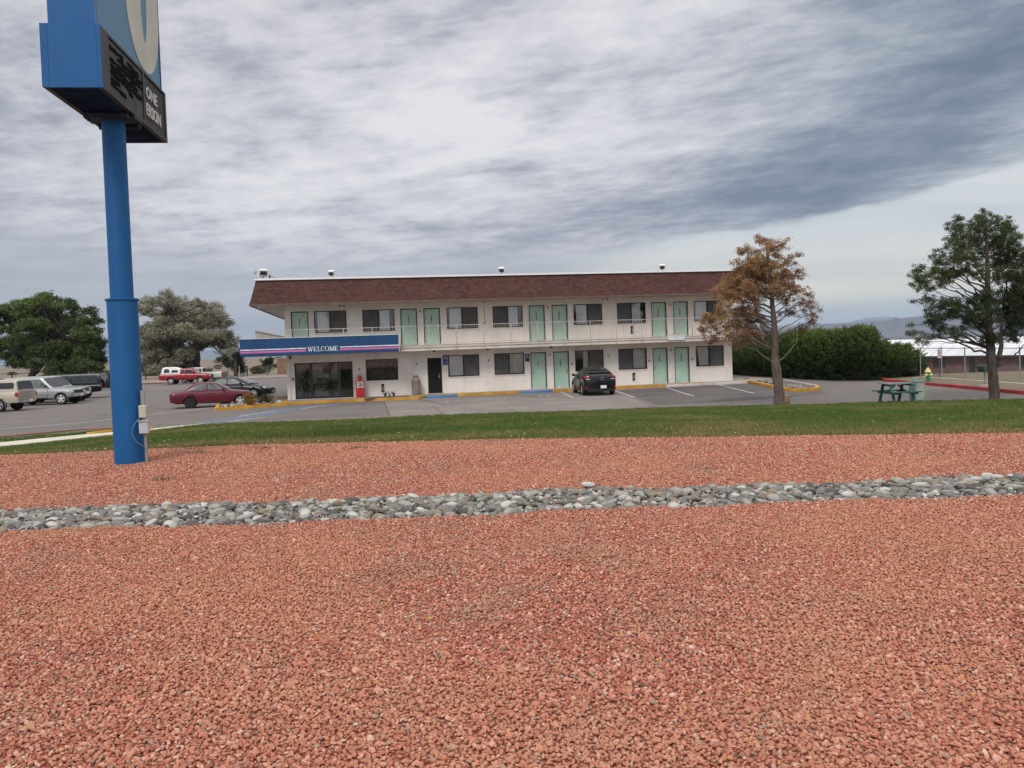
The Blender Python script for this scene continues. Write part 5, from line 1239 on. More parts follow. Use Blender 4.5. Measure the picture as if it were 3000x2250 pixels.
    mb = MB(); mb.box((.0, -.186, .40), (.30, .012, .60)); part('door', mb, mat('pedestal_door', (.33, .38, .34), .6), o)
    # short wooden post
    o = empty('stump_post', (11.02, 33.0, .03), radians(8), 'short squared wooden post against the foot of the brown tree', 'post')
    mb = MB(); mb.box((0, 0, .14), (.24, .22, .34), ch=.02); part('shaft', mb, mat('stump_wood', (.22, .15, .10), .9, .25, 5, .6, 20), o)
    mb = MB(); mb.box((0, 0, .325), (.29, .26, .04), ch=.01); part('cap', mb, mat('stump_cap', (.32, .25, .19), .9, .2, 5), o)
    # big pale stone beyond the cobble band, small litter
    # chain-link fence on the right
    o = empty('chain_link_fence', (24.35, 51.2, 0), 0, 'tall thin chain-link fence running behind the hydrant to the right edge', 'fence')
    base = Vector((24.35, 51.2, 0)); P0, P1 = Vector((24.15, 53.2, 0)), Vector((24.75, 28, 0)); d = (P1-P0).normalized(); Lf = (P1-P0).length
    ng = 11
    for k in range(ng+1):
        p = P0+d*(Lf*k/ng)-base; mb = MB(); mb.tube([(p.x, p.y, 0), (p.x, p.y, 1.84)], .032, 8); mb.lathe((p.x, p.y, 1.84), [(.04, 0), (.03, .03), (.01, .045)], 8); part('post', mb, GALV, o)
    a, b = P0-base, P1-base; mb = MB(); mb.tube([(a.x, a.y, 1.80), (b.x, b.y, 1.80)], .022, 6); part('top_rail', mb, GALV, o)
    mb = MB(); n = int(Lf/.11)
    hh = 1.74
    for k in range(n):
        for sg in (1, -1):
            t0 = k*.11; t1 = t0+sg*hh
            u0, u1 = t0, max(0, min(Lf, t1)); f = abs(u1-u0)/hh
            p, q = a+d*u0, a+d*u1; w = Vector((.0, 0, .0035)); w2 = Vector((.0035, 0, 0)); A_, B_ = Vector((p.x, p.y, .04)), Vector((q.x, q.y, .04+hh*f))
            mb.add([A_-d*.0025, A_+d*.0025, B_+d*.0025, B_-d*.0025], [(0, 1, 2, 3)])
    part('mesh', mb, mat('chain_wire', (.20, .20, .19), .6), o, fix=False)
    # no-parking sign hung on the fence
    o = empty('fence_sign', (24.28, 45.6, 1.45), radians(-86), 'small white and red sign fixed high on the chain-link fence', 'sign')
    o.location = at(2752, 1037, 45.6)+Vector((0, 0, 0)); o.rotation_euler = (0, 0, radians(20))
    mb = MB(); mb.box((0, 0, 0), (.30, .01, .46), ch=.003); p = part('panel', mb, mat('pinkish_white', (.62, .55, .56), .6), o)
    mb = MB()
    for z in (.16, .09, .02): mb.box((0, -.008, z), (.20, .005, .035))
    mb.box((0, -.008, -.09), (.24, .005, .02)); part('printing', mb, mat('sign_red_print', (.42, .12, .14), .6), p)
    mb = MB(); mb.box((.0, .02, -.5), (.05, .03, 1.6)); part('stake', mb, mat('brown_stake', (.11, .05, .045), .8), o)
furniture()

# ---------------------------------------------------------------- distance
def distance():
    # long low white-roofed building down the slope on the right
    pts = [at(2560, 1045.5, 158), at(3560, 1050, 118)]; a, b = pts; d = Vector((b.x-a.x, b.y-a.y, 0)); Lb = d.length; rz = math.atan2(d.y, d.x)
    ez = a.z; o = empty('white_roofed_building', (a.x, a.y, 0), rz, 'long low brick building with a white metal roof beyond the fence', 'building')
    mb = MB(); mb.b2((0, .4, -5.2), (Lb, 14, ez)); part('wall', mb, mat('dull_red_brick', (.17, .105, .095), .9, .12, .6), o)
    mb = MB(); mb.add([(-.8, -.7, ez), (Lb+.8, -.7, ez), (Lb+.8, 7.2, ez+3.1), (-.8, 7.2, ez+3.1), (-.8, 15, ez), (Lb+.8, 15, ez)], [(0, 1, 2, 3), (3, 2, 5, 4), (0, 3, 4), (1, 5, 2)]); part('roof', mb, mat('white_metal_roof', (.70, .72, .74), .5, .04, .3), o)
    mb = MB(); mb.b2((-.8, -.75, ez-.28), (Lb+.8, -.68, ez+.02)); part('fascia', mb, mat('brown_fascia', (.045, .035, .035), .7), o)
    mb = MB(); [mb.bar((x, -.72, ez+.03), (x, 7.2, ez+3.14), .06) for x in [i*2.2 for i in range(int(Lb/2.2)+1)]]; part('roof_seam', mb, mat('seam_grey', (.58, .60, .62), .5), o)
    rng = random.Random(2); x = 2.5
    while x < Lb-3:
        w = rng.choice((1.2, 1.0, 2.2)); mb = MB(); z0 = -4.6 if w == 1.0 else -3.7; mb.b2((x, .34, z0), (x+w, .42, ez-.35)); part('door' if w == 1.0 else 'window', mb, mat('dark_opening', (.03, .028, .03), .4), o); x += w+rng.uniform(2.0, 4.5)
    # brick wall and sparse things in the left distance
    a = at(813, 1094, 121); o = empty('brick_wall', (a.x, a.y, -.05), radians(8), 'low reddish brick wall end far behind the office corner', 'wall')
    mb = MB(); mb.box((4, 0, 1.15), (8, .3, 2.3)); part('wall', mb, mat('far_brick', (.26, .15, .11), .9, .1, 1.2), o); mb = MB(); mb.box((4, 0, 2.34), (8.1, .4, .08)); part('coping', mb, CONC, o)
    # pavement and red kerb at the far side of the left lot
    mb = MB(); mb.prism([(-62, 92.5), (-39.6, 92.5), (-38.3, 98), (-20, 101), (-20, 110), (-62, 110)], -.03, .12, 'z'); structure('far_pavement', mb, mat('far_concrete', (.29, .245, .20), .95, .12, .4))
    mb = MB(); pts = [(-62, 92.3), (-39.5, 92.3), (-38.2, 97.9), (-20, 100.9)]
    for p, q in zip(pts[:1], pts[1:2]): mb.bar((*p, .07), (*q, .07), .25, .17)
    structure('far_red_kerb', mb, mat('faded_red_kerb', (.24, .10, .09), .9, .2, .8))
    # rail fences
    def rails(name, P, h_, nr, m, label, gap=3.0, mesh=False):
        o = empty(name, (P[0][0], P[0][1], 0), 0, label, 'fence'); b0 = Vector((P[0][0], P[0][1], 0))
        R_ = MB()
        for a, b in zip(P, P[1:]):
            A_, B_ = Vector((*a, 0))-b0, Vector((*b, 0))-b0; n = max(1, int((B_-A_).length/gap))
            for k in range(n+1): p = A_.lerp(B_, k/n); mb = MB(); mb.bar((p.x, p.y, -.3), (p.x, p.y, h_+.05), .12); part('post', mb, m, o)
            for j in range(nr): z = h_*(j+1)/nr; R_.bar((A_.x, A_.y, z), (B_.x, B_.y, z), .05, .09)
            if mesh:
                for k in range(int((B_-A_).length/.25)): p = A_.lerp(B_, k/((B_-A_).length/.25)); R_.bar((p.x, p.y, .05), (p.x, p.y, h_), .022)
        part('rails', R_, m, o)
    rails('rail_fence', [(-100, 116), (-72, 118), (-50, 119)], 1.5, 2, mat('fence_brown', (.12, .08, .06), .9), 'brown rail fence crossing behind the broad green tree')
    rails('wire_fence', [(-44, 112), (-36.5, 113), (-35.9, 108)], 1.45, 2, mat('fence_grey', (.25, .26, .24), .8), 'grey mesh fence between the grey-green tree and the dark evergreen', 2.2, True)
distance()

# ---------------------------------------------------------------- vegetation
def leaf_mesh(name, cards, m):
    """cards: (centre, dir, side, length, width, tone) arrays -> one mesh"""
    C_, D_, S_, Ln, Wd, T_ = [np.asarray(a, dtype=np.float32) for a in cards]
    n = len(C_); D_ = D_*Ln[:, None]; S_ = S_*Wd[:, None]*.5
    V = np.empty((n, 4, 3), np.float32)
    V[:, 0] = C_-D_*.5-S_*.35; V[:, 1] = C_-D_*.0+S_; V[:, 2] = C_+D_*.5; V[:, 3] = C_-D_*.05-S_
    me = bpy.data.meshes.new(name); me.vertices.add(4*n); me.vertices.foreach_set('co', V.ravel())
    me.loops.add(4*n); me.loops.foreach_set('vertex_index', np.arange(4*n, dtype=np.int32))
    me.polygons.add(n); me.polygons.foreach_set('loop_start', np.arange(n, dtype=np.int32)*4); me.polygons.foreach_set('loop_total', np.full(n, 4, np.int32))
    at_ = me.attributes.new('tone', 'FLOAT', 'FACE'); at_.data.foreach_set('value', T_)
    me.update(); me.validate(); me.materials.append(m); return me

def foliage(rng, clusters, dens, sub_r, leaves_per, ll, lw, up=.2, outw=.5, flat_=.0, twig=None):
    """clusters: (centre, rx, ry, rz, tone) -> leaf cards in small clumps spread through each volume"""
    C_, D_, S_, Ln, Wd, T_ = [], [], [], [], [], []; centres = []
    for c, rx, ry, rz, tone in clusters:
        vol = rx*ry*rz; k = max(4, int(dens*vol/(sub_r**3)))
        for _ in range(k):
            v = rng.normal(size=3); v /= np.linalg.norm(v); rr = rng.random()**(1/2.2)
            q = np.array(c)+v*rr*np.array((rx, ry, rz)); centres.append((q, np.array(c)))
            m_ = int(leaves_per*rng.uniform(.6, 1.4)); ctone = tone+rng.normal()*.13
            p = q+rng.normal(size=(m_, 3))*sub_r*np.array((.55, .55, .42))
            d = rng.normal(size=(m_, 3)); d += (p-np.array(c))/max(rx, rz)*outw*2; d[:, 2] += up*2; d /= np.linalg.norm(d, axis=1)[:, None]
            s = np.cross(d, rng.normal(size=(m_, 3))); s /= np.linalg.norm(s, axis=1)[:, None]+1e-6
            C_.append(p); D_.append(d); S_.append(s); Ln.append(ll*rng.uniform(.6, 1.3, m_)); Wd.append(lw*rng.uniform(.6, 1.3, m_)); T_.append(np.clip(ctone+rng.normal(size=m_)*.09, 0, 1))
    return [np.concatenate(a) for a in (C_, D_, S_, Ln, Wd, T_)], centres

def limb(mb, a, b, r0, r1, sag=0, seed=0, n=6, sides=6):
    rg = random.Random(seed); a, b = Vector(a), Vector(b); L_ = (b-a).length; pts = []; rad = []
    for i in range(n+1):
        t = i/n; p = a.lerp(b, t)+Vector((rg.uniform(-1, 1), rg.uniform(-1, 1), rg.uniform(-1, 1)))*L_*.03*(0 < i < n)+Vector((0, 0, sag*sin(pi*t)*L_)); pts.append(p); rad.append(lerp(r0, r1, t**.8))
    mb.tube(pts, rad, sides); return pts

def bark(name, c):
    m = mat(name, c, .95, .2, 4, 1.0, 14, stretch=(3, 3, .7)); return m

def tree(name, label, group, base, Y, trunk, clusters, leafm, barkm, par, dscale=1.0, depth=.8, seed=1, extra_limbs=(), grow=1.0):
    """trunk: photo points (px,py,radius m) from the ground up at depth Y; clusters: photo ellipses"""
    rng = np.random.default_rng(seed); rg = random.Random(seed); base = Vector(base); k = Y/FPX
    R = empty(name, tuple(base), 0, label, 'tree', group)
    tp = [at(x, y, Y+(rg.uniform(-.05, .05) if i else 0))-base for i, (x, y, r) in enumerate(trunk)]; tr = [r for *_, r in trunk]
    tp[0].z = -.15; tp = [p.copy() for p in tp]
    # root flare and gentle irregularity
    fine = []; fr = []
    for i in range(len(tp)-1):
        for j in range(5): t = j/5; fine.append(tp[i].lerp(tp[i+1], t)+Vector((rg.uniform(-1, 1), rg.uniform(-1, 1), 0))*tr[i]*.10*(j > 0)); fr.append(lerp(tr[i], tr[i+1], t)*rg.uniform(.94, 1.06))
    fine.append(tp[-1]); fr.append(tr[-1]); fr[0] *= 1.25
    mb = MB(); mb.tube(fine, fr, 14); CL = []
    mean = sum((Vector((at(c[0], c[1], Y).x, 0, 0)) for c in clusters), Vector())/len(clusters)
    for i, c in enumerate(clusters):
        cx, cy, rx, ry = c[:4]; tone = c[4] if len(c) > 4 else .5
        half = max(abs(at(cl[0], cl[1], Y).x-mean.x) for cl in clusters)
        xx = at(cx, cy, Y).x-mean.x; spread = sqrt(max(0.08, 1-(xx/(half*1.05))**2))*half*depth
        dy = c[5]*half if len(c) > 5 else rg.uniform(-1, 1)*spread*.75
        p = at(cx, cy, Y+dy)-base; CL.append((tuple(p), rx*k*grow, (rx*k+ry*k)/2*1.1*grow, ry*k*grow, tone))
    cards, cen = foliage(rng, CL, **par)
    # limbs: from the trunk to each cluster, then twigs to clumps
    for i, (c, rx, ry, rz, tone) in enumerate(CL):
        c = Vector(c); best = None
        for q, r in zip(fine, fr):
            if q.z < c.z-.12*(Vector((c.x-q.x, c.y-q.y, 0)).length)*1.0 or q is fine[len(fine)//3]:
                cost = (c-q).length+abs((c.z-q.z)-.45*Vector((c.x-q.x, c.y-q.y, 0)).length)*1.0
                if fine.index(q) >= len(fine)*par_min and (best is None or cost < best[0]): best = (cost, q, r)
        if best is None: best = (0, fine[-2], fr[-2])
        q, r = best[1], best[2]; pts = limb(mb, q, c, min(r*.42, .012*(c-q).length+.008*dscale), .005*dscale, .06, i+seed*50, 7, 6)
        near = [e[0] for e in cen if np.linalg.norm(e[1]-np.array(c)) < 1e-6]
        rg.shuffle(near)
        for e in near[:par_twigs]: limb(mb, pts[rg.choice((4, 5, 6))], Vector(e), .0045*dscale, .0018*dscale, .03, i, 3, 4)
    for (x0, y0, x1, y1, r0, r1, dy) in extra_limbs:
        a_ = at(x0, y0, Y)-base; b_ = at(x1, y1, Y+dy)-base; limb(mb, a_, b_, r0, r1, -.05, int(x0), 7, 8)
    part('trunk', mb, barkm, R, fix=False); me = leaf_mesh('crown', cards, leafm); part('crown', me, None, R)
    return R
par_min, par_twigs = .35, 6

def conv(x0, y0, s, L_): return [(x0+c[0]*s, y0+c[1]*s, c[2]*s, c[3]*s, *c[4:]) for c in L_]

def vegetation():
    global par_min, par_twigs
    # brown, dying juniper on the right of the motel
    BR = leaf_mat('brown_needles', [(.12, .07, .048), (.23, .125, .070), (.36, .195, .095), (.44, .26, .125), (.34, .27, .11), (.20, .21, .075)], .2)
    cl = conv(2020, 670, .3194, [(690, 110, 75, 60, .45), (760, 180, 90, 60, .4), (880, 140, 42, 45, .42), (520, 195, 75, 55, .4), (600, 260, 70, 60, .42), (620, 340, 130, 75, .5), (700, 330, 80, 60, .85), (480, 330, 85, 55, .42), (800, 330, 80, 70, .5), (940, 290, 50, 45, .2), (1000, 245, 35, 20, .2), (560, 420, 120, 75, .35), (420, 440, 85, 60, .5), (720, 460, 120, 80, .5), (960, 430, 75, 60, .25), (340, 510, 75, 50, .5), (300, 590, 75, 60, .5), (420, 560, 90, 70, .42), (560, 540, 90, 60, .4), (700, 570, 110, 60, .45), (860, 520, 85, 60, .35), (1010, 560, 65, 40, .3),
        (1110, 600, 55, 35, .3), (1040, 680, 75, 40, .3), (900, 640, 80, 55, .35), (1130, 700, 60, 35, .3), (940, 760, 90, 40, .3), (1140, 780, 60, 35, .2), (1120, 860, 70, 40, .15), (1040, 920, 70, 35, .12), (480, 750, 75, 55, .5), (560, 800, 75, 60, .5), (380, 700, 55, 45, .4), (500, 880, 90, 60, .42), (640, 860, 45, 70, .4), (230, 790, 80, 50, .7), (160, 860, 75, 50, .4), (140, 940, 60, 45, .35), (220, 1010, 80, 40, .3), (300, 900, 60, 55, .4), (380, 970, 80, 50, .38), (490, 1000, 80, 55, .35), (620, 1000, 75, 50, .3), (430, 1070, 50, 35, .25), (690, 960, 45, 50, .35), (780, 560, 50, 90, .45), (640, 690, 60, 40, .42), (400, 640, 90, 60, .5), (560, 650, 100, 60, .42), (540, 480, 110, 70, .4), (340, 800, 70, 50, .45), (430, 860, 80, 60, .5), (280, 700, 60, 50, .55), (560, 940, 80, 60, .4), (850, 420, 70, 60, .4), (960, 540, 70, 40, .3), (420, 780, 70, 50, .5), (600, 740, 70, 60, .5)])
    par_min, par_twigs = .35, 9
    tree('brown_tree', 'rust-brown half-dead conifer standing alone at the right end of the motel', None, (10.8, 33.03, .05), 33.0, [(2287, 1186, .22), (2281, 1130, .195), (2272, 1070, .185), (2270, 1045, .14), (2271, 1000, .125), (2268, 950, .11), (2262, 880, .09), (2255, 800, .06), (2247, 730, .035), (2240, 695, .015)], cl, BR, bark('grey_brown_bark', (.135, .10, .080)),
        dict(dens=.66, sub_r=.12, leaves_per=42, ll=.10, lw=.026, up=.15, outw=.7), .8, .75, 11, grow=1.32,
        extra_limbs=[(2268, 1062, 2212, 1022, .055, .03, -.2), (2212, 1022, 2150, 1005, .03, .01, -.4), (2280, 1062, 2332, 1005, .045, .03, .2), (2332, 1005, 2340, 960, .03, .012, .3), (2270, 985, 2225, 955, .05, .02, 0), (2272, 985, 2340, 958, .04, .015, .3), (2262, 900, 2190, 875, .05, .02, .2), (2265, 930, 2215, 915, .04, .02, -.3), (2262, 940, 2220, 945, .04, .02, .4)])
    # dark pine at the right edge
    PN = leaf_mat('pine_needles', [(.020, .030, .014), (.040, .055, .024), (.066, .086, .032), (.095, .118, .044), (.125, .135, .06), (.16, .12, .09)], .12)
    cl = conv(2600, 600, .3617, [(570, 110, 45, 30), (560, 180, 65, 50), (600, 240, 70, 50), (760, 90, 60, 35), (740, 160, 75, 55), (800, 220, 60, 50), (870, 130, 50, 40), (950, 150, 50, 50), (960, 230, 80, 60), (1040, 270, 45, 45), (520, 310, 65, 45), (600, 350, 70, 50), (700, 290, 70, 60), (840, 300, 60, 50), (920, 340, 90, 60), (400, 400, 45, 45), (430, 470, 60, 40), (540, 430, 70, 45), (650, 430, 80, 60), (760, 400, 50, 60), (1010, 430, 90, 80), (1090, 350, 30, 50), (900, 460, 70, 60), (255, 500, 38, 35), (250, 560, 60, 40), (270, 620, 80, 40, .4), (400, 560, 70, 45), (500, 550, 80, 50), (440, 630, 70, 35), (620, 540, 60, 50), (730, 540, 60, 55, .55), (960, 560, 80, 70, .3), (1060, 600, 60, 80, .3), (310, 690, 65, 30, .75), (230, 780, 40, 18, .5), (330, 770, 50, 40, .6), (360, 850, 50, 45, .4), (430, 800, 60, 40, .6), (540, 800, 75, 45, .4), (580, 860, 70, 45, .3), (480, 900, 90, 35, .5), (370, 940, 70, 45, .3),
        (720, 800, 75, 60, .3), (700, 900, 80, 55, .2), (820, 760, 60, 80, .3), (850, 880, 50, 60, .25), (940, 760, 70, 70, .3), (1040, 760, 80, 90, .2), (1000, 880, 90, 70, .2), (1080, 930, 60, 70, .2), (1010, 980, 70, 60, .2), (760, 980, 60, 40, .3), (640, 980, 70, 30, .3), (440, 990, 60, 35, .5), (540, 1020, 60, 35, .3), (590, 1070, 50, 30, .4), (190, 970, 30, 22, .8), (220, 1030, 55, 28, .8), (300, 1090, 60, 28, .85), (390, 1070, 55, 25, .8), (270, 1130, 30, 15, .8), (770, 1110, 40, 30, .3), (850, 1080, 60, 50, .3), (960, 1060, 50, 50, .3), (1040, 1060, 60, 45, .2), (1130, 700, 70, 120, .3), (1160, 850, 80, 130, .2), (1150, 500, 60, 120, .3)])
    par_min, par_twigs = .30, 7
    tree('pine_tree', 'tall dark green pine at the right edge, its trunk standing between grill and lot', None, (18.66, 31.69, .1), 31.7, [(2914, 1172, .20), (2910, 1120, .18), (2905, 1060, .175), (2900, 1000, .16), (2896, 930, .12), (2893, 850, .10), (2894, 780, .08), (2890, 700, .05), (2888, 640, .02)], cl, PN, bark('pine_bark', (.085, .064, .052)),
        dict(dens=.85, sub_r=.105, leaves_per=46, ll=.085, lw=.023, up=.55, outw=.5), .8, .7, 23, grow=1.28,
        extra_limbs=[(2900, 1035, 2800, 1000, .05, .03, -.3), (2800, 1000, 2740, 980, .03, .012, -.5), (2925, 1070, 2960, 1050, .06, .04, .3), (2960, 1050, 2999, 1010, .04, .02, .5), (2925, 1050, 2940, 900, .10, .05, .5), (2940, 900, 2950, 800, .05, .02, .6), (2893, 920, 2800, 850, .04, .02, .3), (2893, 890, 2820, 800, .04, .02, -.3), (2900, 950, 2830, 930, .04, .02, .2), (2893, 830, 2850, 760, .035, .015, .1)])
    # the two broad trees far left
    GR = leaf_mat('green_leaves', [(.028, .044, .018), (.060, .088, .028), (.098, .138, .040), (.140, .190, .054), (.18, .235, .07)], .2)
    cl = conv(0, 840, .1808, [(700, 170, 110, 70, .75), (600, 220, 110, 70, .7), (850, 190, 110, 60, .5), (400, 280, 200, 80, .7), (150, 360, 150, 90, .6), (-60, 420, 150, 100, .6), (1050, 260, 150, 75, .4), (1180, 330, 110, 70, .3), (950, 350, 150, 90, .65), (700, 330, 200, 110, .6), (450, 420, 220, 120, .55), (200, 500, 180, 100, .4), (1380, 400, 90, 60, .35), (1500, 420, 80, 60, .3), (1560, 520, 80, 60, .25), (1640, 570, 35, 30, .2), (1500, 600, 70, 60, .3), (1200, 480, 120, 70, .35), (850, 520, 250, 120, .6), (1150, 620, 170, 90, .5), (550, 620, 220, 120, .45), (760, 110, 70, 40, .75), (300, 320, 130, 60, .7), (500, 230, 110, 50, .7), (1480, 370, 70, 40, .4), (30, 390, 90, 60, .6), (250, 680, 130, 90, .35), (50, 700, 80, 60, .3), (-100, 650, 150, 130, .4), (900, 720, 260, 120, .45), (1350, 750, 170, 100, .65), (1500, 850, 170, 100, .35), (1620, 950, 100, 100, .3), (650, 850, 240, 130, .45), (300, 880, 200, 110, .4), (100, 930, 150, 100, .4), (1200, 900, 250, 120, .6), (950, 1000, 200, 130, .3), (600, 1050, 220, 120, .45), (300, 1090, 200, 100, .4), (100, 1120, 120, 80, .4), (1350, 1080, 230, 130, .4), (1600, 1150, 110, 130, .3), (1100, 1180, 230, 120, .35), (850, 1250, 130, 90, .4), (1300, 1280, 220, 110, .35), (1550, 1320, 130, 70, .35), (1000, 1350, 150, 80, .35), (1250, 1400, 150, 50, .35), (400, 1210, 120, 50, .35), (200, 1200, 80, 40, .4), (-150, 1000, 150, 200, .4), (780, 900, 200, 120, .5), (880, 1130, 170, 90, .4), (1100, 1330, 170, 80, .4), (1450, 1180, 150, 110, .4), (1380, 560, 120, 90, .5), (1250, 1450, 170, 40, .35), (950, 1430, 130, 40, .35), (1550, 700, 90, 80, .4), (320, 950, 150, 100, .4), (350, 1260, 130, 60, .4), (560, 1230, 110, 60, .35), (760, 1340, 110, 50, .35), (150, 1240, 110, 50, .4), (560, 1330, 70, 50, .35)])
    par_min, par_twigs = .5, 1
    tree('broad_green_tree', 'broad deep-green tree behind the parked trucks on the far left', None, tuple(at(86, 1112, 110)*Vector((1, 1, 0)) if False else (at(86, 1112, 110).x, 110, -.1)), 110, [(86, 1118, .50), (95, 1095, .46), (118, 1070, .42), (135, 1045, .36), (140, 1010, .28), (140, 960, .2), (135, 910, .12), (130, 880, .06)], cl, GR, bark('dark_bark', (.055, .042, .035)),
        dict(dens=3.0, sub_r=.40, leaves_per=40, ll=.27, lw=.15, up=0, outw=.3), 6, .85, 31)
    OL = leaf_mat('grey_olive_leaves', [(.12, .10, .07), (.21, .19, .135), (.31, .30, .21), (.40, .40, .295), (.48, .48, .37)], .25)
    cl = conv(380, 840, .1809, [(600, 110, 90, 50, .5), (660, 170, 110, 60, .55), (500, 180, 70, 40, .4), (270, 240, 110, 70, .7), (220, 350, 110, 80, .65), (400, 260, 110, 80, .7), (380, 400, 130, 70, .65), (600, 280, 120, 80, .65), (820, 250, 110, 70, .6), (1000, 290, 110, 60, .6), (1050, 220, 70, 35, .5), (1200, 300, 110, 60, .55), (1400, 330, 110, 60, .55), (1480, 400, 80, 60, .5), (750, 400, 180, 110, .6), (1000, 440, 170, 110, .6), (1280, 460, 170, 110, .6), (1530, 500, 70, 50, .3), (1600, 590, 80, 60, .3), (1450, 600, 130, 90, .5), (1200, 620, 170, 100, .55), (700, 560, 150, 90, .5), (950, 620, 170, 100, .45), (220, 430, 60, 50, .3), (300, 680, 150, 90, .55), (200, 760, 80, 80, .4), (450, 740, 160, 100, .45), (700, 740, 150, 90, .35), (950, 790, 160, 90, .45), (1200, 790, 160, 90, .55), (1450, 780, 150, 90, .55), (1620, 800, 90, 90, .45), (1700, 880, 70, 70, .4), (350, 880, 160, 90, .35), (250, 980, 100, 80, .35), (550, 920, 160, 90, .4), (800, 950, 130, 80, .3), (1600, 960, 120, 90, .5), (1500, 930, 100, 50, .4), (400, 1080, 180, 100, .45), (650, 1100, 160, 90, .4), (900, 1090, 150, 90, .4), (250, 1200, 110, 80, .4), (450, 1250, 130, 70, .4), (700, 1240, 130, 80, .35), (930, 1200, 120, 90, .4), (1550, 1080, 120, 60, .45), (1650, 1080, 100, 80, .4), (1480, 1180, 90, 40, .35), (250, 1300, 120, 80, .5), (420, 1340, 130, 60, .4), (620, 1320, 130, 70, .4), (850, 1300, 130, 70, .4), (560, 620, 160, 90, .5), (860, 700, 180, 90, .5), (1100, 950, 120, 80, .5), (1350, 900, 130, 70, .5), (550, 450, 120, 80, .6), (480, 560, 90, 60, .5)])
    par_min, par_twigs = .35, 6
    tree('grey_olive_tree', 'broad grey-green tree just right of the blue pole, behind the red pickup', None, (at(545, 1104, 115).x, 115, -.1), 115, [(533, 1106, .8), (532, 1075, .7), (528, 1045, .6), (520, 1010, .5), (515, 970, .4), (505, 930, .25), (495, 890, .12)], cl, OL, MATS['dark_bark'],
        dict(dens=2.0, sub_r=.40, leaves_per=44, ll=.28, lw=.11, up=.1, outw=.4), 5, .85, 41, grow=1.18,
        extra_limbs=[(533, 1050, 490, 960, .4, .15, 0), (490, 960, 455, 925, .18, .08, 0), (535, 1045, 575, 1000, .4, .2, 0), (575, 1095, 578, 1010, .55, .4, -1), (578, 1010, 560, 960, .4, .15, -1), (578, 1020, 620, 1005, .3, .15, -1), (620, 1005, 645, 1030, .15, .08, -1)])
    # dark evergreen and small round tree beside it
    EV = leaf_mat('evergreen_leaves', [(.010, .016, .010), (.018, .030, .015), (.03, .045, .02), (.045, .06, .03)], .1)
    par_min, par_twigs = .3, 2
    tree('dark_evergreen', 'dark dense evergreen between the grey-green tree and the left end of the canopy', None, (at(690, 1098, 108).x, 108, -.1), 108, [(690, 1097, .3), (690, 1060, .22), (690, 1030, .1)], [(695, 1040, 14, 16, .4), (700, 1060, 16, 18, .3), (692, 1080, 18, 14, .3), (675, 1062, 22, 12, .7), (655, 1052, 18, 9, .75), (706, 1078, 12, 15, .2), (712, 1020, 6, 14, .5)], EV, MATS['dark_bark'],
        dict(dens=2.2, sub_r=.35, leaves_per=34, ll=.26, lw=.12, up=.3, outw=.3), 5, .6, 51)
    tree('small_round_tree', 'small round-headed tree seen under the left end of the canopy', None, (at(783, 1094, 112).x, 112, -.1), 112, [(783, 1095, .12), (783, 1075, .10), (783, 1062, .05)], [(783, 1056, 18, 9, .4), (778, 1064, 11, 6, .4), (790, 1062, 11, 7, .4)], EV, bark('pale_bark', (.2, .17, .14)), dict(dens=2.2, sub_r=.28, leaves_per=30, ll=.22, lw=.12, up=.1, outw=.3), 4, .8, 52)
    # low bushes in the far field
    rg = random.Random(8); rn = np.random.default_rng(9); SG = leaf_mat('sage_leaves', [(.05, .05, .03), (.09, .09, .055), (.13, .13, .08)], .1)
    for i in range(26):
        px = rg.choice((rg.uniform(-40, 330), rg.uniform(400, 860), rg.uniform(740, 850))); Y = rg.uniform(125, 260); c = at(px, 1060, Y); w = rg.uniform(.9, 2.2); h = rg.uniform(.5, 1.1)
        o = empty('sage_bush', (c.x, Y, -.4 if Y > 150 else -.1), 0, 'low dull-green sage bush out in the dry field beyond the lot', 'bush', 'sage bushes in the dry field')
        cards, _ = foliage(rn, [((0, 0, h*.5), w, w*.8, h*.7, rg.uniform(.3, .7))], 2, .3, 26, .26, .12, .3, .3); part('crown', leaf_mesh('crown', cards, SG), None, o)
    # far rows of trees at the edge of the field, left distance
    # juniper hedge
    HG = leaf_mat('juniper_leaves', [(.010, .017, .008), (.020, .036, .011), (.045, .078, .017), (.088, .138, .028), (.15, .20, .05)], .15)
    path = [(16.9, 70), (17.9, 64), (18.9, 57.5), (19.8, 51.5), (20.9, 48.9), (22.6, 49.6), (24.1, 50.5)]
    o = empty('juniper_hedge', (20, 55, 0), 0, 'tall overgrown dark green juniper hedge beside the right end of the motel', 'hedge'); base = Vector((20, 55, 0))
    rn = np.random.default_rng(77); C_, D_, S_, Ln, Wd, T_ = [], [], [], [], [], []; core = MB()
    tot = sum(hypot(b[0]-a[0], b[1]-a[1]) for a, b in zip(path, path[1:])); npl = 26
    def along(t):
        s = t*tot
        for a, b in zip(path, path[1:]):
            l_ = hypot(b[0]-a[0], b[1]-a[1])
            if s <= l_: return Vector((lerp(a[0], b[0], s/l_), lerp(a[1], b[1], s/l_), 0))
            s -= l_
        return Vector((*path[-1], 0))
    for i in range(npl):
        t = (i+.5)/npl; c = along(t); hgt = (2.45 if t < .45 else 2.95 if t < .88 else 2.1)*rn.uniform(.90, 1.06); rad = (1.25 if t > .3 else 1.1)*rn.uniform(.9, 1.15)
        if t > .93: hgt = 1.9
        vs = []; fs = []; nn = 10; rows = [(.75, 0), (.88, .25), (.85, .55), (.6, .82), (.15, .95)]
        for f_, hz in rows:
            for k in range(nn): a = 2*pi*k/nn; rr = rad*f_*.60*rn.uniform(.85, 1.1); vs.append((c.x-base.x+rr*cos(a), c.y-base.y+rr*sin(a), hz*hgt*.84))
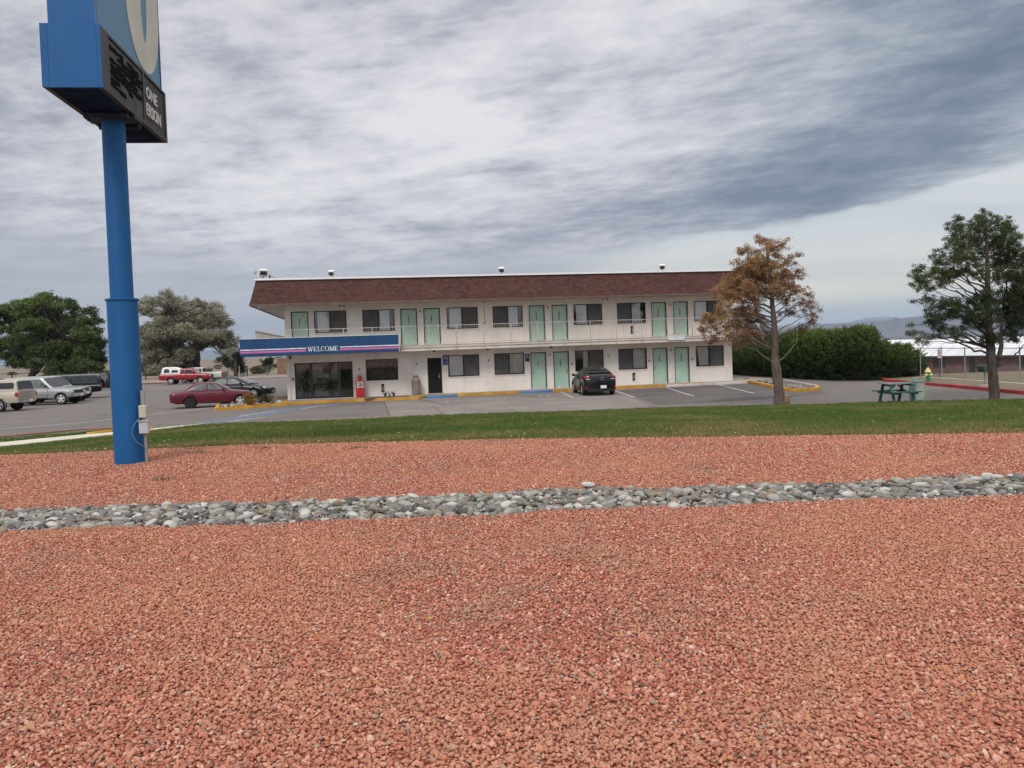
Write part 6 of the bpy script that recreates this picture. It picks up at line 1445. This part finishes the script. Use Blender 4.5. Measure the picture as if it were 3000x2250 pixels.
        for j in range(4):
            for k in range(nn): fs.append((j*nn+k, j*nn+(k+1) % nn, (j+1)*nn+(k+1) % nn, (j+1)*nn+k))
        fs.append(tuple(range(4*nn, 5*nn))); core.add(vs, fs, True)
        for _ in range(430):
            a = rn.uniform(0, 2*pi); hz = rn.random()**.75; f_ = .98-.10*abs(hz-.35)-.75*max(0, hz-.55)**1.3*2; rr = rad*max(.05, f_)*rn.uniform(.72, 1.08)
            p0 = np.array((c.x-base.x+rr*cos(a), c.y-base.y+rr*sin(a), hz*hgt)); od = np.array((cos(a)*.8, sin(a)*.8, .35+hz*1.1)); od /= np.linalg.norm(od)
            m_ = 34; ln = rn.uniform(.22, .5); u_ = rn.random(m_); p = p0+od*(u_*ln-.08)[:, None]+rn.normal(size=(m_, 3))*(.085*(1.1-u_*.7))[:, None]
            d = od+rn.normal(size=(m_, 3))*.55; d /= np.linalg.norm(d, axis=1)[:, None]; s_ = np.cross(d, rn.normal(size=(m_, 3))); s_ /= np.linalg.norm(s_, axis=1)[:, None]
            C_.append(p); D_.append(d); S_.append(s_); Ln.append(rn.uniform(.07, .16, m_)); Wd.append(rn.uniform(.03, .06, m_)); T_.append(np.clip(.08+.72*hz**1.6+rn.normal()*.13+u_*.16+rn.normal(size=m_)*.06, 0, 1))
    part('stems_or_core', core, mat('hedge_inside', (.012, .013, .008), .95, .3, 3), o, fix=False)  # solid core coloured dark for the shaded hedge inside; no stems modelled
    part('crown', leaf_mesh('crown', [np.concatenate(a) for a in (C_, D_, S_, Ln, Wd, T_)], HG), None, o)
    # shrubs and stones in the left island
    GD = leaf_mat('golden_leaves', [(.16, .085, .025), (.30, .17, .05), (.38, .24, .09)], .3); SH = leaf_mat('dull_shrub_leaves', [(.05, .04, .025), (.10, .085, .05), (.14, .12, .08)], .2)
    rn = np.random.default_rng(5)
    def shrub(nm, x, y, w, h, m, label, z=.1, sr=.1):
        o = empty(nm, (x, y, z), 0, label, 'shrub'); cards, cen = foliage(rn, [((0, 0, h*.5), w, w*.9, h*.55, .5)], 1.2, sr, 34, .07, .03, .5, .4)
        mb = MB(); [limb(mb, (0, 0, -.05), Vector(e[0]), .012, .004, 0, i, 3, 4) for i, e in enumerate(cen[:24])]; part('stems_or_core', mb, MATS['dark_bark'], o, fix=False); part('crown', leaf_mesh('crown', cards, m), None, o)
    shrub('golden_shrub', -14.0, 43.5, .40, .72, GD, 'golden-brown shrub in front of the nose of the maroon sedan')
    shrub('grey_shrub', -13.55, 44.9, .45, .5, SH, 'low grey-brown shrub near the right end of the yellow-kerbed island')
    shrub('bare_shrub', -13.0, 49.5, .35, .6, SH, 'thin bare shrub in the island behind the office corner, beside the black sedan', sr=.06)
vegetation()

# ---------------------------------------------------------------- stones, gravel, grass
def stones():
    rg = random.Random(12)
    greys = [mat('stone_pale_grey', (.36, .345, .31), .8, .12, 9), mat('stone_mid_grey', (.21, .20, .18), .8, .14, 9), mat('stone_dark_grey', (.095, .092, .085), .8, .16, 9), mat('stone_tan', (.29, .225, .15), .8, .14, 9), mat('stone_brown_grey', (.185, .155, .135), .8, .14, 9), mat('stone_whitish', (.52, .50, .46), .8, .08, 9)]
    tones = ['pale grey', 'mid grey', 'dark grey', 'tan', 'brownish grey', 'whitish']; wts = [.27, .29, .15, .06, .14, .09]
    shapes = [rock_mesh('cobble', None, 100+i, 2, .28, (1, rg.uniform(.66, .85), rg.uniform(.45, .62)), 5) for i in range(7)] if False else None
    base = {}
    for ti, m in enumerate(greys):
        for k in range(4): base[(ti, k)] = rock_mesh('cobble', m, 100+k*7+ti, 2, .34, (1, rg.uniform(.62, .86), rg.uniform(.42, .60)), 7)
    yf = lambda x: 8.66-.018*max(x, 0)+.06*sin(x*1.3+1)+.05*sin(x*3.1)+.03*sin(x*7.3); yn = lambda x: 7.56+.012*x+.05*sin(x*1.1)+.04*sin(x*2.7)+.03*sin(x*6.1)
    cand = []; sp = .074; y = 7.1
    x = -10.5
    pts = []
    while x < 10.5:
        y = 7.0
        while y < 9.2:
            px, py = x+rg.uniform(-.5, .5)*sp, y+rg.uniform(-.5, .5)*sp
            if yn(px) < py < yf(px): pts.append((px, py))
            y += sp
        x += sp
    for px, py in pts:
        s = rg.choice((.023, .028, .033, .037, .041, .046, .053, .068)); e = min(py-yn(px), yf(px)-py); z = .000+.016*min(1, e/.3)+rg.uniform(-.008, .014)
        cand.append((px, py, z, s, rg.uniform(0, 2*pi), rg.gauss(0, .22), rg.gauss(0, .22), rg.choices(range(6), wts)[0], rg.randrange(4)))
    # those in view, largest on screen first
    vis = lambda c: abs(c[0]) < c[1]*.66
    key = lambda c: -(c[3]/hypot(c[0], c[1])) if vis(c) else 1
    cand.sort(key=key); lead, rest = cand[:300], cand[300:]
    for c in lead:
        o = bpy.data.objects.new('cobble', base[(c[7], c[8])]); COL.objects.link(o); o.location = (c[0], c[1], GZ+c[2]); o.rotation_euler = (c[5], c[6], c[4]); s = c[3]*1.12; o.scale = (s*1.12, s, s)
        tag(o, f'rounded {tones[c[7]]} river cobble lying in the grey stone band across the red gravel', 'cobble', 'river cobbles in the stone band')
    # remaining cobbles as one mass
    vars_ = [base[k] for k in base]
    # weight tones by repetition
    vv = []
    for ti, w in enumerate(wts): vv += [base[(ti, k % 4)] for k in range(max(1, round(w*16)))]
    instancer('river_cobbles', [(c[0], c[1], GZ+c[2]) for c in rest], [(c[5], c[6], c[4]) for c in rest], [(c[3]*1.25, c[3]*1.12, c[3]*1.12) for c in rest], vv, 'the many smaller grey river cobbles filling the stone band', 'cobbles')
    # small stones between them
    pts = []; N = 7000
    for _ in range(N):
        px = rg.uniform(-9, 9); py = rg.uniform(7.2, 8.95)
        if yn(px)-.03 < py < yf(px)+.03: pts.append((px, py, GZ+.006, rg.uniform(.014, .032)))
    instancer('pebble_fill', [p[:3] for p in pts], [(rg.uniform(0, 6), rg.uniform(0, 6), rg.uniform(0, 6)) for p in pts], [(p[3],)*3 for p in pts], vv, 'small grey pebbles between the river cobbles', 'pebbles')
    o = bpy.data.objects.new('cobble', base[(5, 1)]); COL.objects.link(o); p = at(1722, 1426, 8.72); o.location = (p.x, 8.74, GZ+.05); o.scale = (.10, .08, .07); o.rotation_euler = (0, .1, .4)
    tag(o, 'lone whitish cobble lying on the gravel just beyond the stone band', 'cobble', None)

    # dirt and dark gaps under the cobbles
    mb = MB(); n = 60; xs = [-11+22*i/n for i in range(n+1)]; mb.add([(x, yn(x)-.02, GZ+.004) for x in xs]+[(x, yf(x)+.02, GZ+.004) for x in xs], [(i, i+1, n+2+i, n+1+i) for i in range(n)]); structure('stone_band_bed', mb, mat('band_soil', (.06, .055, .05), .95, .3, 8), fix=False)

    # red gravel
    GV = stone_mat('red_gravel', [(0, (.46, .155, .102)), (.15, (.55, .23, .155)), (.31, (.37, .115, .078)), (.43, (.60, .30, .21)), (.55, (.49, .19, .128)), (.66, (.32, .098, .074)), (.73, (.67, .40, .305)), (.79, (.43, .21, .15)), (.85, (.57, .29, .135)), (.885, (.33, .25, .20)), (.925, (.66, .48, .365)), (.95, (.22, .18, .15)), (.968, (.49, .18, .125))], patch=((.36, .24, .165), (.57, .27, .155)))
    vars_ = [rock_mesh('gravel_chip', GV, 300+i, 1, .42, (1, rg.uniform(.62, .95), rg.uniform(.45, .72)), 7, False) for i in range(10)]
    rn = np.random.default_rng(3); P = []; Sz = []
    ge = lambda x: np.interp(x, [g[0] for g in GEDGE], [g[1] for g in GEDGE])
    def band(y0, y1, sp, s0, s1, layers=1):
        for L_ in range(layers):
            ys = np.arange(y0, y1, sp)
            for yv in ys:
                hw = yv*.69+2.6; xs_ = np.arange(-hw, hw, sp); n = len(xs_)
                x = xs_+rn.uniform(-.5, .5, n)*sp; y = yv+rn.uniform(-.5, .5, n)*sp
                k = y < ge(x)-.03; k &= ~((y > 7.56+.012*x+.05*np.sin(x*1.1)+.04*np.sin(x*2.7)+.03*np.sin(x*6.1)+.03) & (y < 8.66-.018*np.maximum(x, 0)+.06*np.sin(x*1.3+1)+.05*np.sin(x*3.1)+.03*np.sin(x*7.3)-.03)) | (rn.random(n) < .05)
                k &= np.hypot(x+5.82, y-12.34) > .20
                x, y = x[k], y[k]; n = len(x); s = rn.uniform(s0, s1, n)*np.where(rn.random(n) < .05, 1.45, 1)
                P.append(np.stack([x, y, GZ+s*.35+rn.uniform(0, .012, n)+.005*np.sin(x*2.1+y*1.3)*np.sin(y*1.7-x*.6)], 1)); Sz.append(s)
    band(1.9, 4.2, .0170, .0085, .0172); band(4.2, 7.7, .0188, .0090, .0165); band(7.7, 11, .024, .011, .018); band(11, 14.5, .029, .013, .020)
    P_ = np.concatenate(P); s = np.concatenate(Sz); n = len(s); print('gravel chips', n)
    R_ = rn.normal(0, .48, (n, 3)); R_[:, 2] = rn.uniform(0, 6.28, n)
    instancer('red_gravel', P_, R_, np.stack([s*rn.uniform(.8, 1.25, n), s, s], 1), vars_, 'loose crushed red landscaping gravel covering the foreground', 'gravel')
    for i, (px, py, lab) in enumerate(((590, 1331, 'small dry weed in the gravel nearest the lawn edge, right of the blue pole'), (472, 1409, 'small flat weed growing in the gravel just right of the pole foot'), (1040, 1316, 'thin dry weed in the gravel below the left part of the lawn'), (770, 1316, 'faint dry weed in the gravel beside the lawn edge, left of the motel doors'))):
        p = at(px, py, 1); d = (p-Vector((0, 0, EYE))); k = (GZ-EYE)/d.z; q = Vector((0, 0, EYE))+d*k; mb = MB(); r_ = random.Random(i)
        for _ in range(70):
            a = r_.uniform(0, 6.28); rr = abs(r_.gauss(0, .10)); b = Vector((rr*cos(a)*1.8, rr*sin(a), .012)); ln = Vector((r_.gauss(0, .8), r_.gauss(0, .8), .7)).normalized()*r_.uniform(.03, .075); s_ = Vector((cos(a+1), sin(a+1), 0))*.006
            mb.add([b-s_, b+s_, b+ln], [(0, 1, 2)])
        o = part('weed', mb, mat('weed_olive', (.13, .115, .055), .8, .2, 9), None, (q.x, q.y, GZ+.01), fix=False); tag(o, lab, 'weed')
    # stray pale leaves and debris on gravel and lawn
    PL = mat('pale_litter', (.66, .63, .54), .8, .1, 5); mb = MB()
    fl = bpy.data.meshes.new('leaf_scrap'); fl.from_pydata([(-1, -.3, 0), (0, -.6, .15), (1, 0, 0), (0, .6, .2), (-.9, .3, .05)], [], [(0, 1, 2, 3, 4)]); fl.materials.append(PL)
    pts = []; 
    for _ in range(380):
        t = rg.choice((rg.uniform(.0, .12), rg.uniform(0, 1), rg.uniform(0, .4))); s_ = rg.uniform(2.2, 7.8); s_ = s_ if rg.random() < .5 else rg.gauss(4.0, 1.1)
        p = lawn_pt(s_, t); pts.append((p[0], p[1], p[2]+.05))
    for _ in range(420): a = rg.uniform(0, 1); pts.append((lerp(-20, -15.6, a)+rg.uniform(-.8, .3), lerp(24.5, 30.6, a)+rg.uniform(-.4, .6), .14))
    instancer('fallen_petals', pts, [(rg.uniform(-.3, .3), rg.uniform(-.3, .3), rg.uniform(0, 6)) for _ in pts], [(rg.uniform(.010, .022)*rg.choice((1, 1, 1, 1.5)),)*3 for _ in pts], [fl], 'pale scraps and petals scattered on the grass', 'litter')

    # lawn tufts
    GA = bpy.data.materials.new('grass_blades'); GA.use_nodes = True; nt = GA.node_tree; nt.nodes.clear(); nb = NB(nt); p = nb.new('ShaderNodeBsdfPrincipled'); o_ = nb.new('ShaderNodeOutputMaterial'); nb.l.new(p.outputs[0], o_.inputs[0])
    pos = nb.new('ShaderNodeNewGeometry').outputs['Position']; r = nb.new('ShaderNodeObjectInfo').outputs['Random']
    n1 = nb.noise(pos, .34, 5, .62, .5); n2 = nb.noise(pos, 1.6, 4, .65)
    n1 = nb.m('ADD', nb.m('MULTIPLY', nb.m('SUBTRACT', n1, .5), 1.7), .53)
    x, y, z = nb.xyz(pos)
    t = nb.m('ADD', nb.m('ADD', nb.m('MULTIPLY', n1, .6), nb.m('MULTIPLY', n2, .3)), nb.m('MULTIPLY', r, .22))
    t = nb.m('SUBTRACT', t, nb.m('MULTIPLY', nb.ss(z, .75, 1.12), .16)); t = nb.m('SUBTRACT', t, nb.m('MULTIPLY', nb.ss(x, -6, -16), .05))
    c = nb.ramp(t, [(.22, (.30, .22, .11)), (.36, (.235, .20, .080)), (.46, (.175, .18, .058)), (.57, (.11, .155, .036)), (.70, (.076, .130, .026)), (.85, (.14, .20, .048))])
    nb.put(p.inputs['Base Color'], c); p.inputs['Roughness'].default_value = .65; p.inputs['Specular IOR Level'].default_value = .2
    vars_ = []
    for v in range(6):
        mb = MB(); r_ = random.Random(v)
        for k in range(22):
            a = r_.uniform(0, 6.28); rr = r_.uniform(0, .085); b = Vector((rr*cos(a), rr*sin(a), -.01)); h = r_.uniform(.030, .072); ln = Vector((r_.gauss(0, .35), r_.gauss(0, .35), 1)).normalized(); s_ = Vector((cos(a+1), sin(a+1), 0))*.0055
            mb.add([b-s_, b+s_, b+ln*h*.7+s_*.6, b+ln*h+Vector((ln.x, ln.y, 0))*.012, b+ln*h*.7-s_*.6], [(0, 1, 2, 3, 4)])
        vars_.append(mb.mesh('grass_tuft', GA, fix=False))
    pts = []; rots = []; scl = []
    for _ in range(70000):
        s_ = rg.uniform(1.0, 9.2); t_ = rg.random(); p = lawn_pt(s_, t_); pts.append((p[0]+rg.uniform(-.04, .04), p[1]+rg.uniform(-.04, .04), p[2])); k = rg.uniform(.8, 1.5)*(1+.25*sin(p[0]*.7+p[1]*.3)); rots.append((0, 0, rg.uniform(0, 6.28))); scl.append((k, k, k*rg.uniform(.7, 1.2)))
    for _ in range(2600):      # the verge between pavement and red kerb
        a = rg.uniform(0, 1); x_, y_ = lerp(-24, -14.6, a), lerp(21.6, 31.2, a); w = rg.uniform(-.35, .9)*(1 if a < .8 else .4); pts.append((x_-w*.75, y_+w*.6, .10)); k = rg.uniform(.8, 1.4); rots.append((0, 0, rg.uniform(0, 6.28))); scl.append((k,)*3)
    instancer('lawn_grass', pts, rots, scl, vars_, 'short mown lawn, green with worn straw-coloured patches', 'grass')
    # rocks in the left island and in the right planter
    for i, (x, y, s, tl) in enumerate([(-14.75, 43.0, .12, 'pale'), (-13.4, 44.15, .16, 'grey'), (-14.9, 42.5, .13, 'pale'), (-15.0, 43.0, .16, 'dark'), (-13.0, 44.2, .17, 'dark'), (-14.4, 42.9, .12, 'grey'), (-12.8, 44.9, .15, 'pale'), (-13.9, 45.6, .2, 'grey'), (-15.3, 44.6, .18, 'grey')]):
        m = {'pale': greys[5], 'grey': greys[4], 'dark': greys[2]}[tl]; o = bpy.data.objects.new('landscape_rock', rock_mesh('landscape_rock', m, 700+i, 2, .4, (1, .8, .7), 7)); COL.objects.link(o); o.location = (x, y, .11+s*.35); o.scale = (s, s, s); o.rotation_euler = (0, 0, i)
        tag(o, f'{tl} rough rock lying in the yellow-kerbed island by the office', 'rock', 'rocks in the yellow-kerbed island')
    pts = []
    for _ in range(420):
        a, b = rg.random(), rg.random(); x = lerp(lerp(14.3, 15.0, a), lerp(15.0, 16.3, a), b); y = lerp(41.5, 51.5, b); pts.append((x+rg.uniform(-.2, .2), y, .12))
    instancer('planter_stones', pts, [(rg.gauss(0, .3), rg.gauss(0, .3), rg.uniform(0, 6)) for _ in pts], [(rg.uniform(.04, .11),)*3 for _ in pts], [base[(k, 0)] for k in range(5)], 'mixed grey stones covering the yellow-kerbed planter', 'stones')
stones()

# ---------------------------------------------------------------- air
def haze():
    mb = MB(); mb.b2((-16000, -1500, -80), (16000, 15500, 420)); m = bpy.data.materials.new('haze'); m.use_nodes = True; nt = m.node_tree; nt.nodes.clear()
    v = nt.nodes.new('ShaderNodeVolumePrincipled'); o = nt.nodes.new('ShaderNodeOutputMaterial'); nt.links.new(v.outputs[0], o.inputs['Volume'])
    v.inputs['Color'].default_value = (.62, .76, .95, 1); v.inputs['Density'].default_value = 7.5e-5
    ob = part('haze', mb, m, fix=False); ob['kind'] = 'stuff'; ob['label'] = 'thin blue air between the motel and the far hills'; ob['category'] = 'haze'
haze()
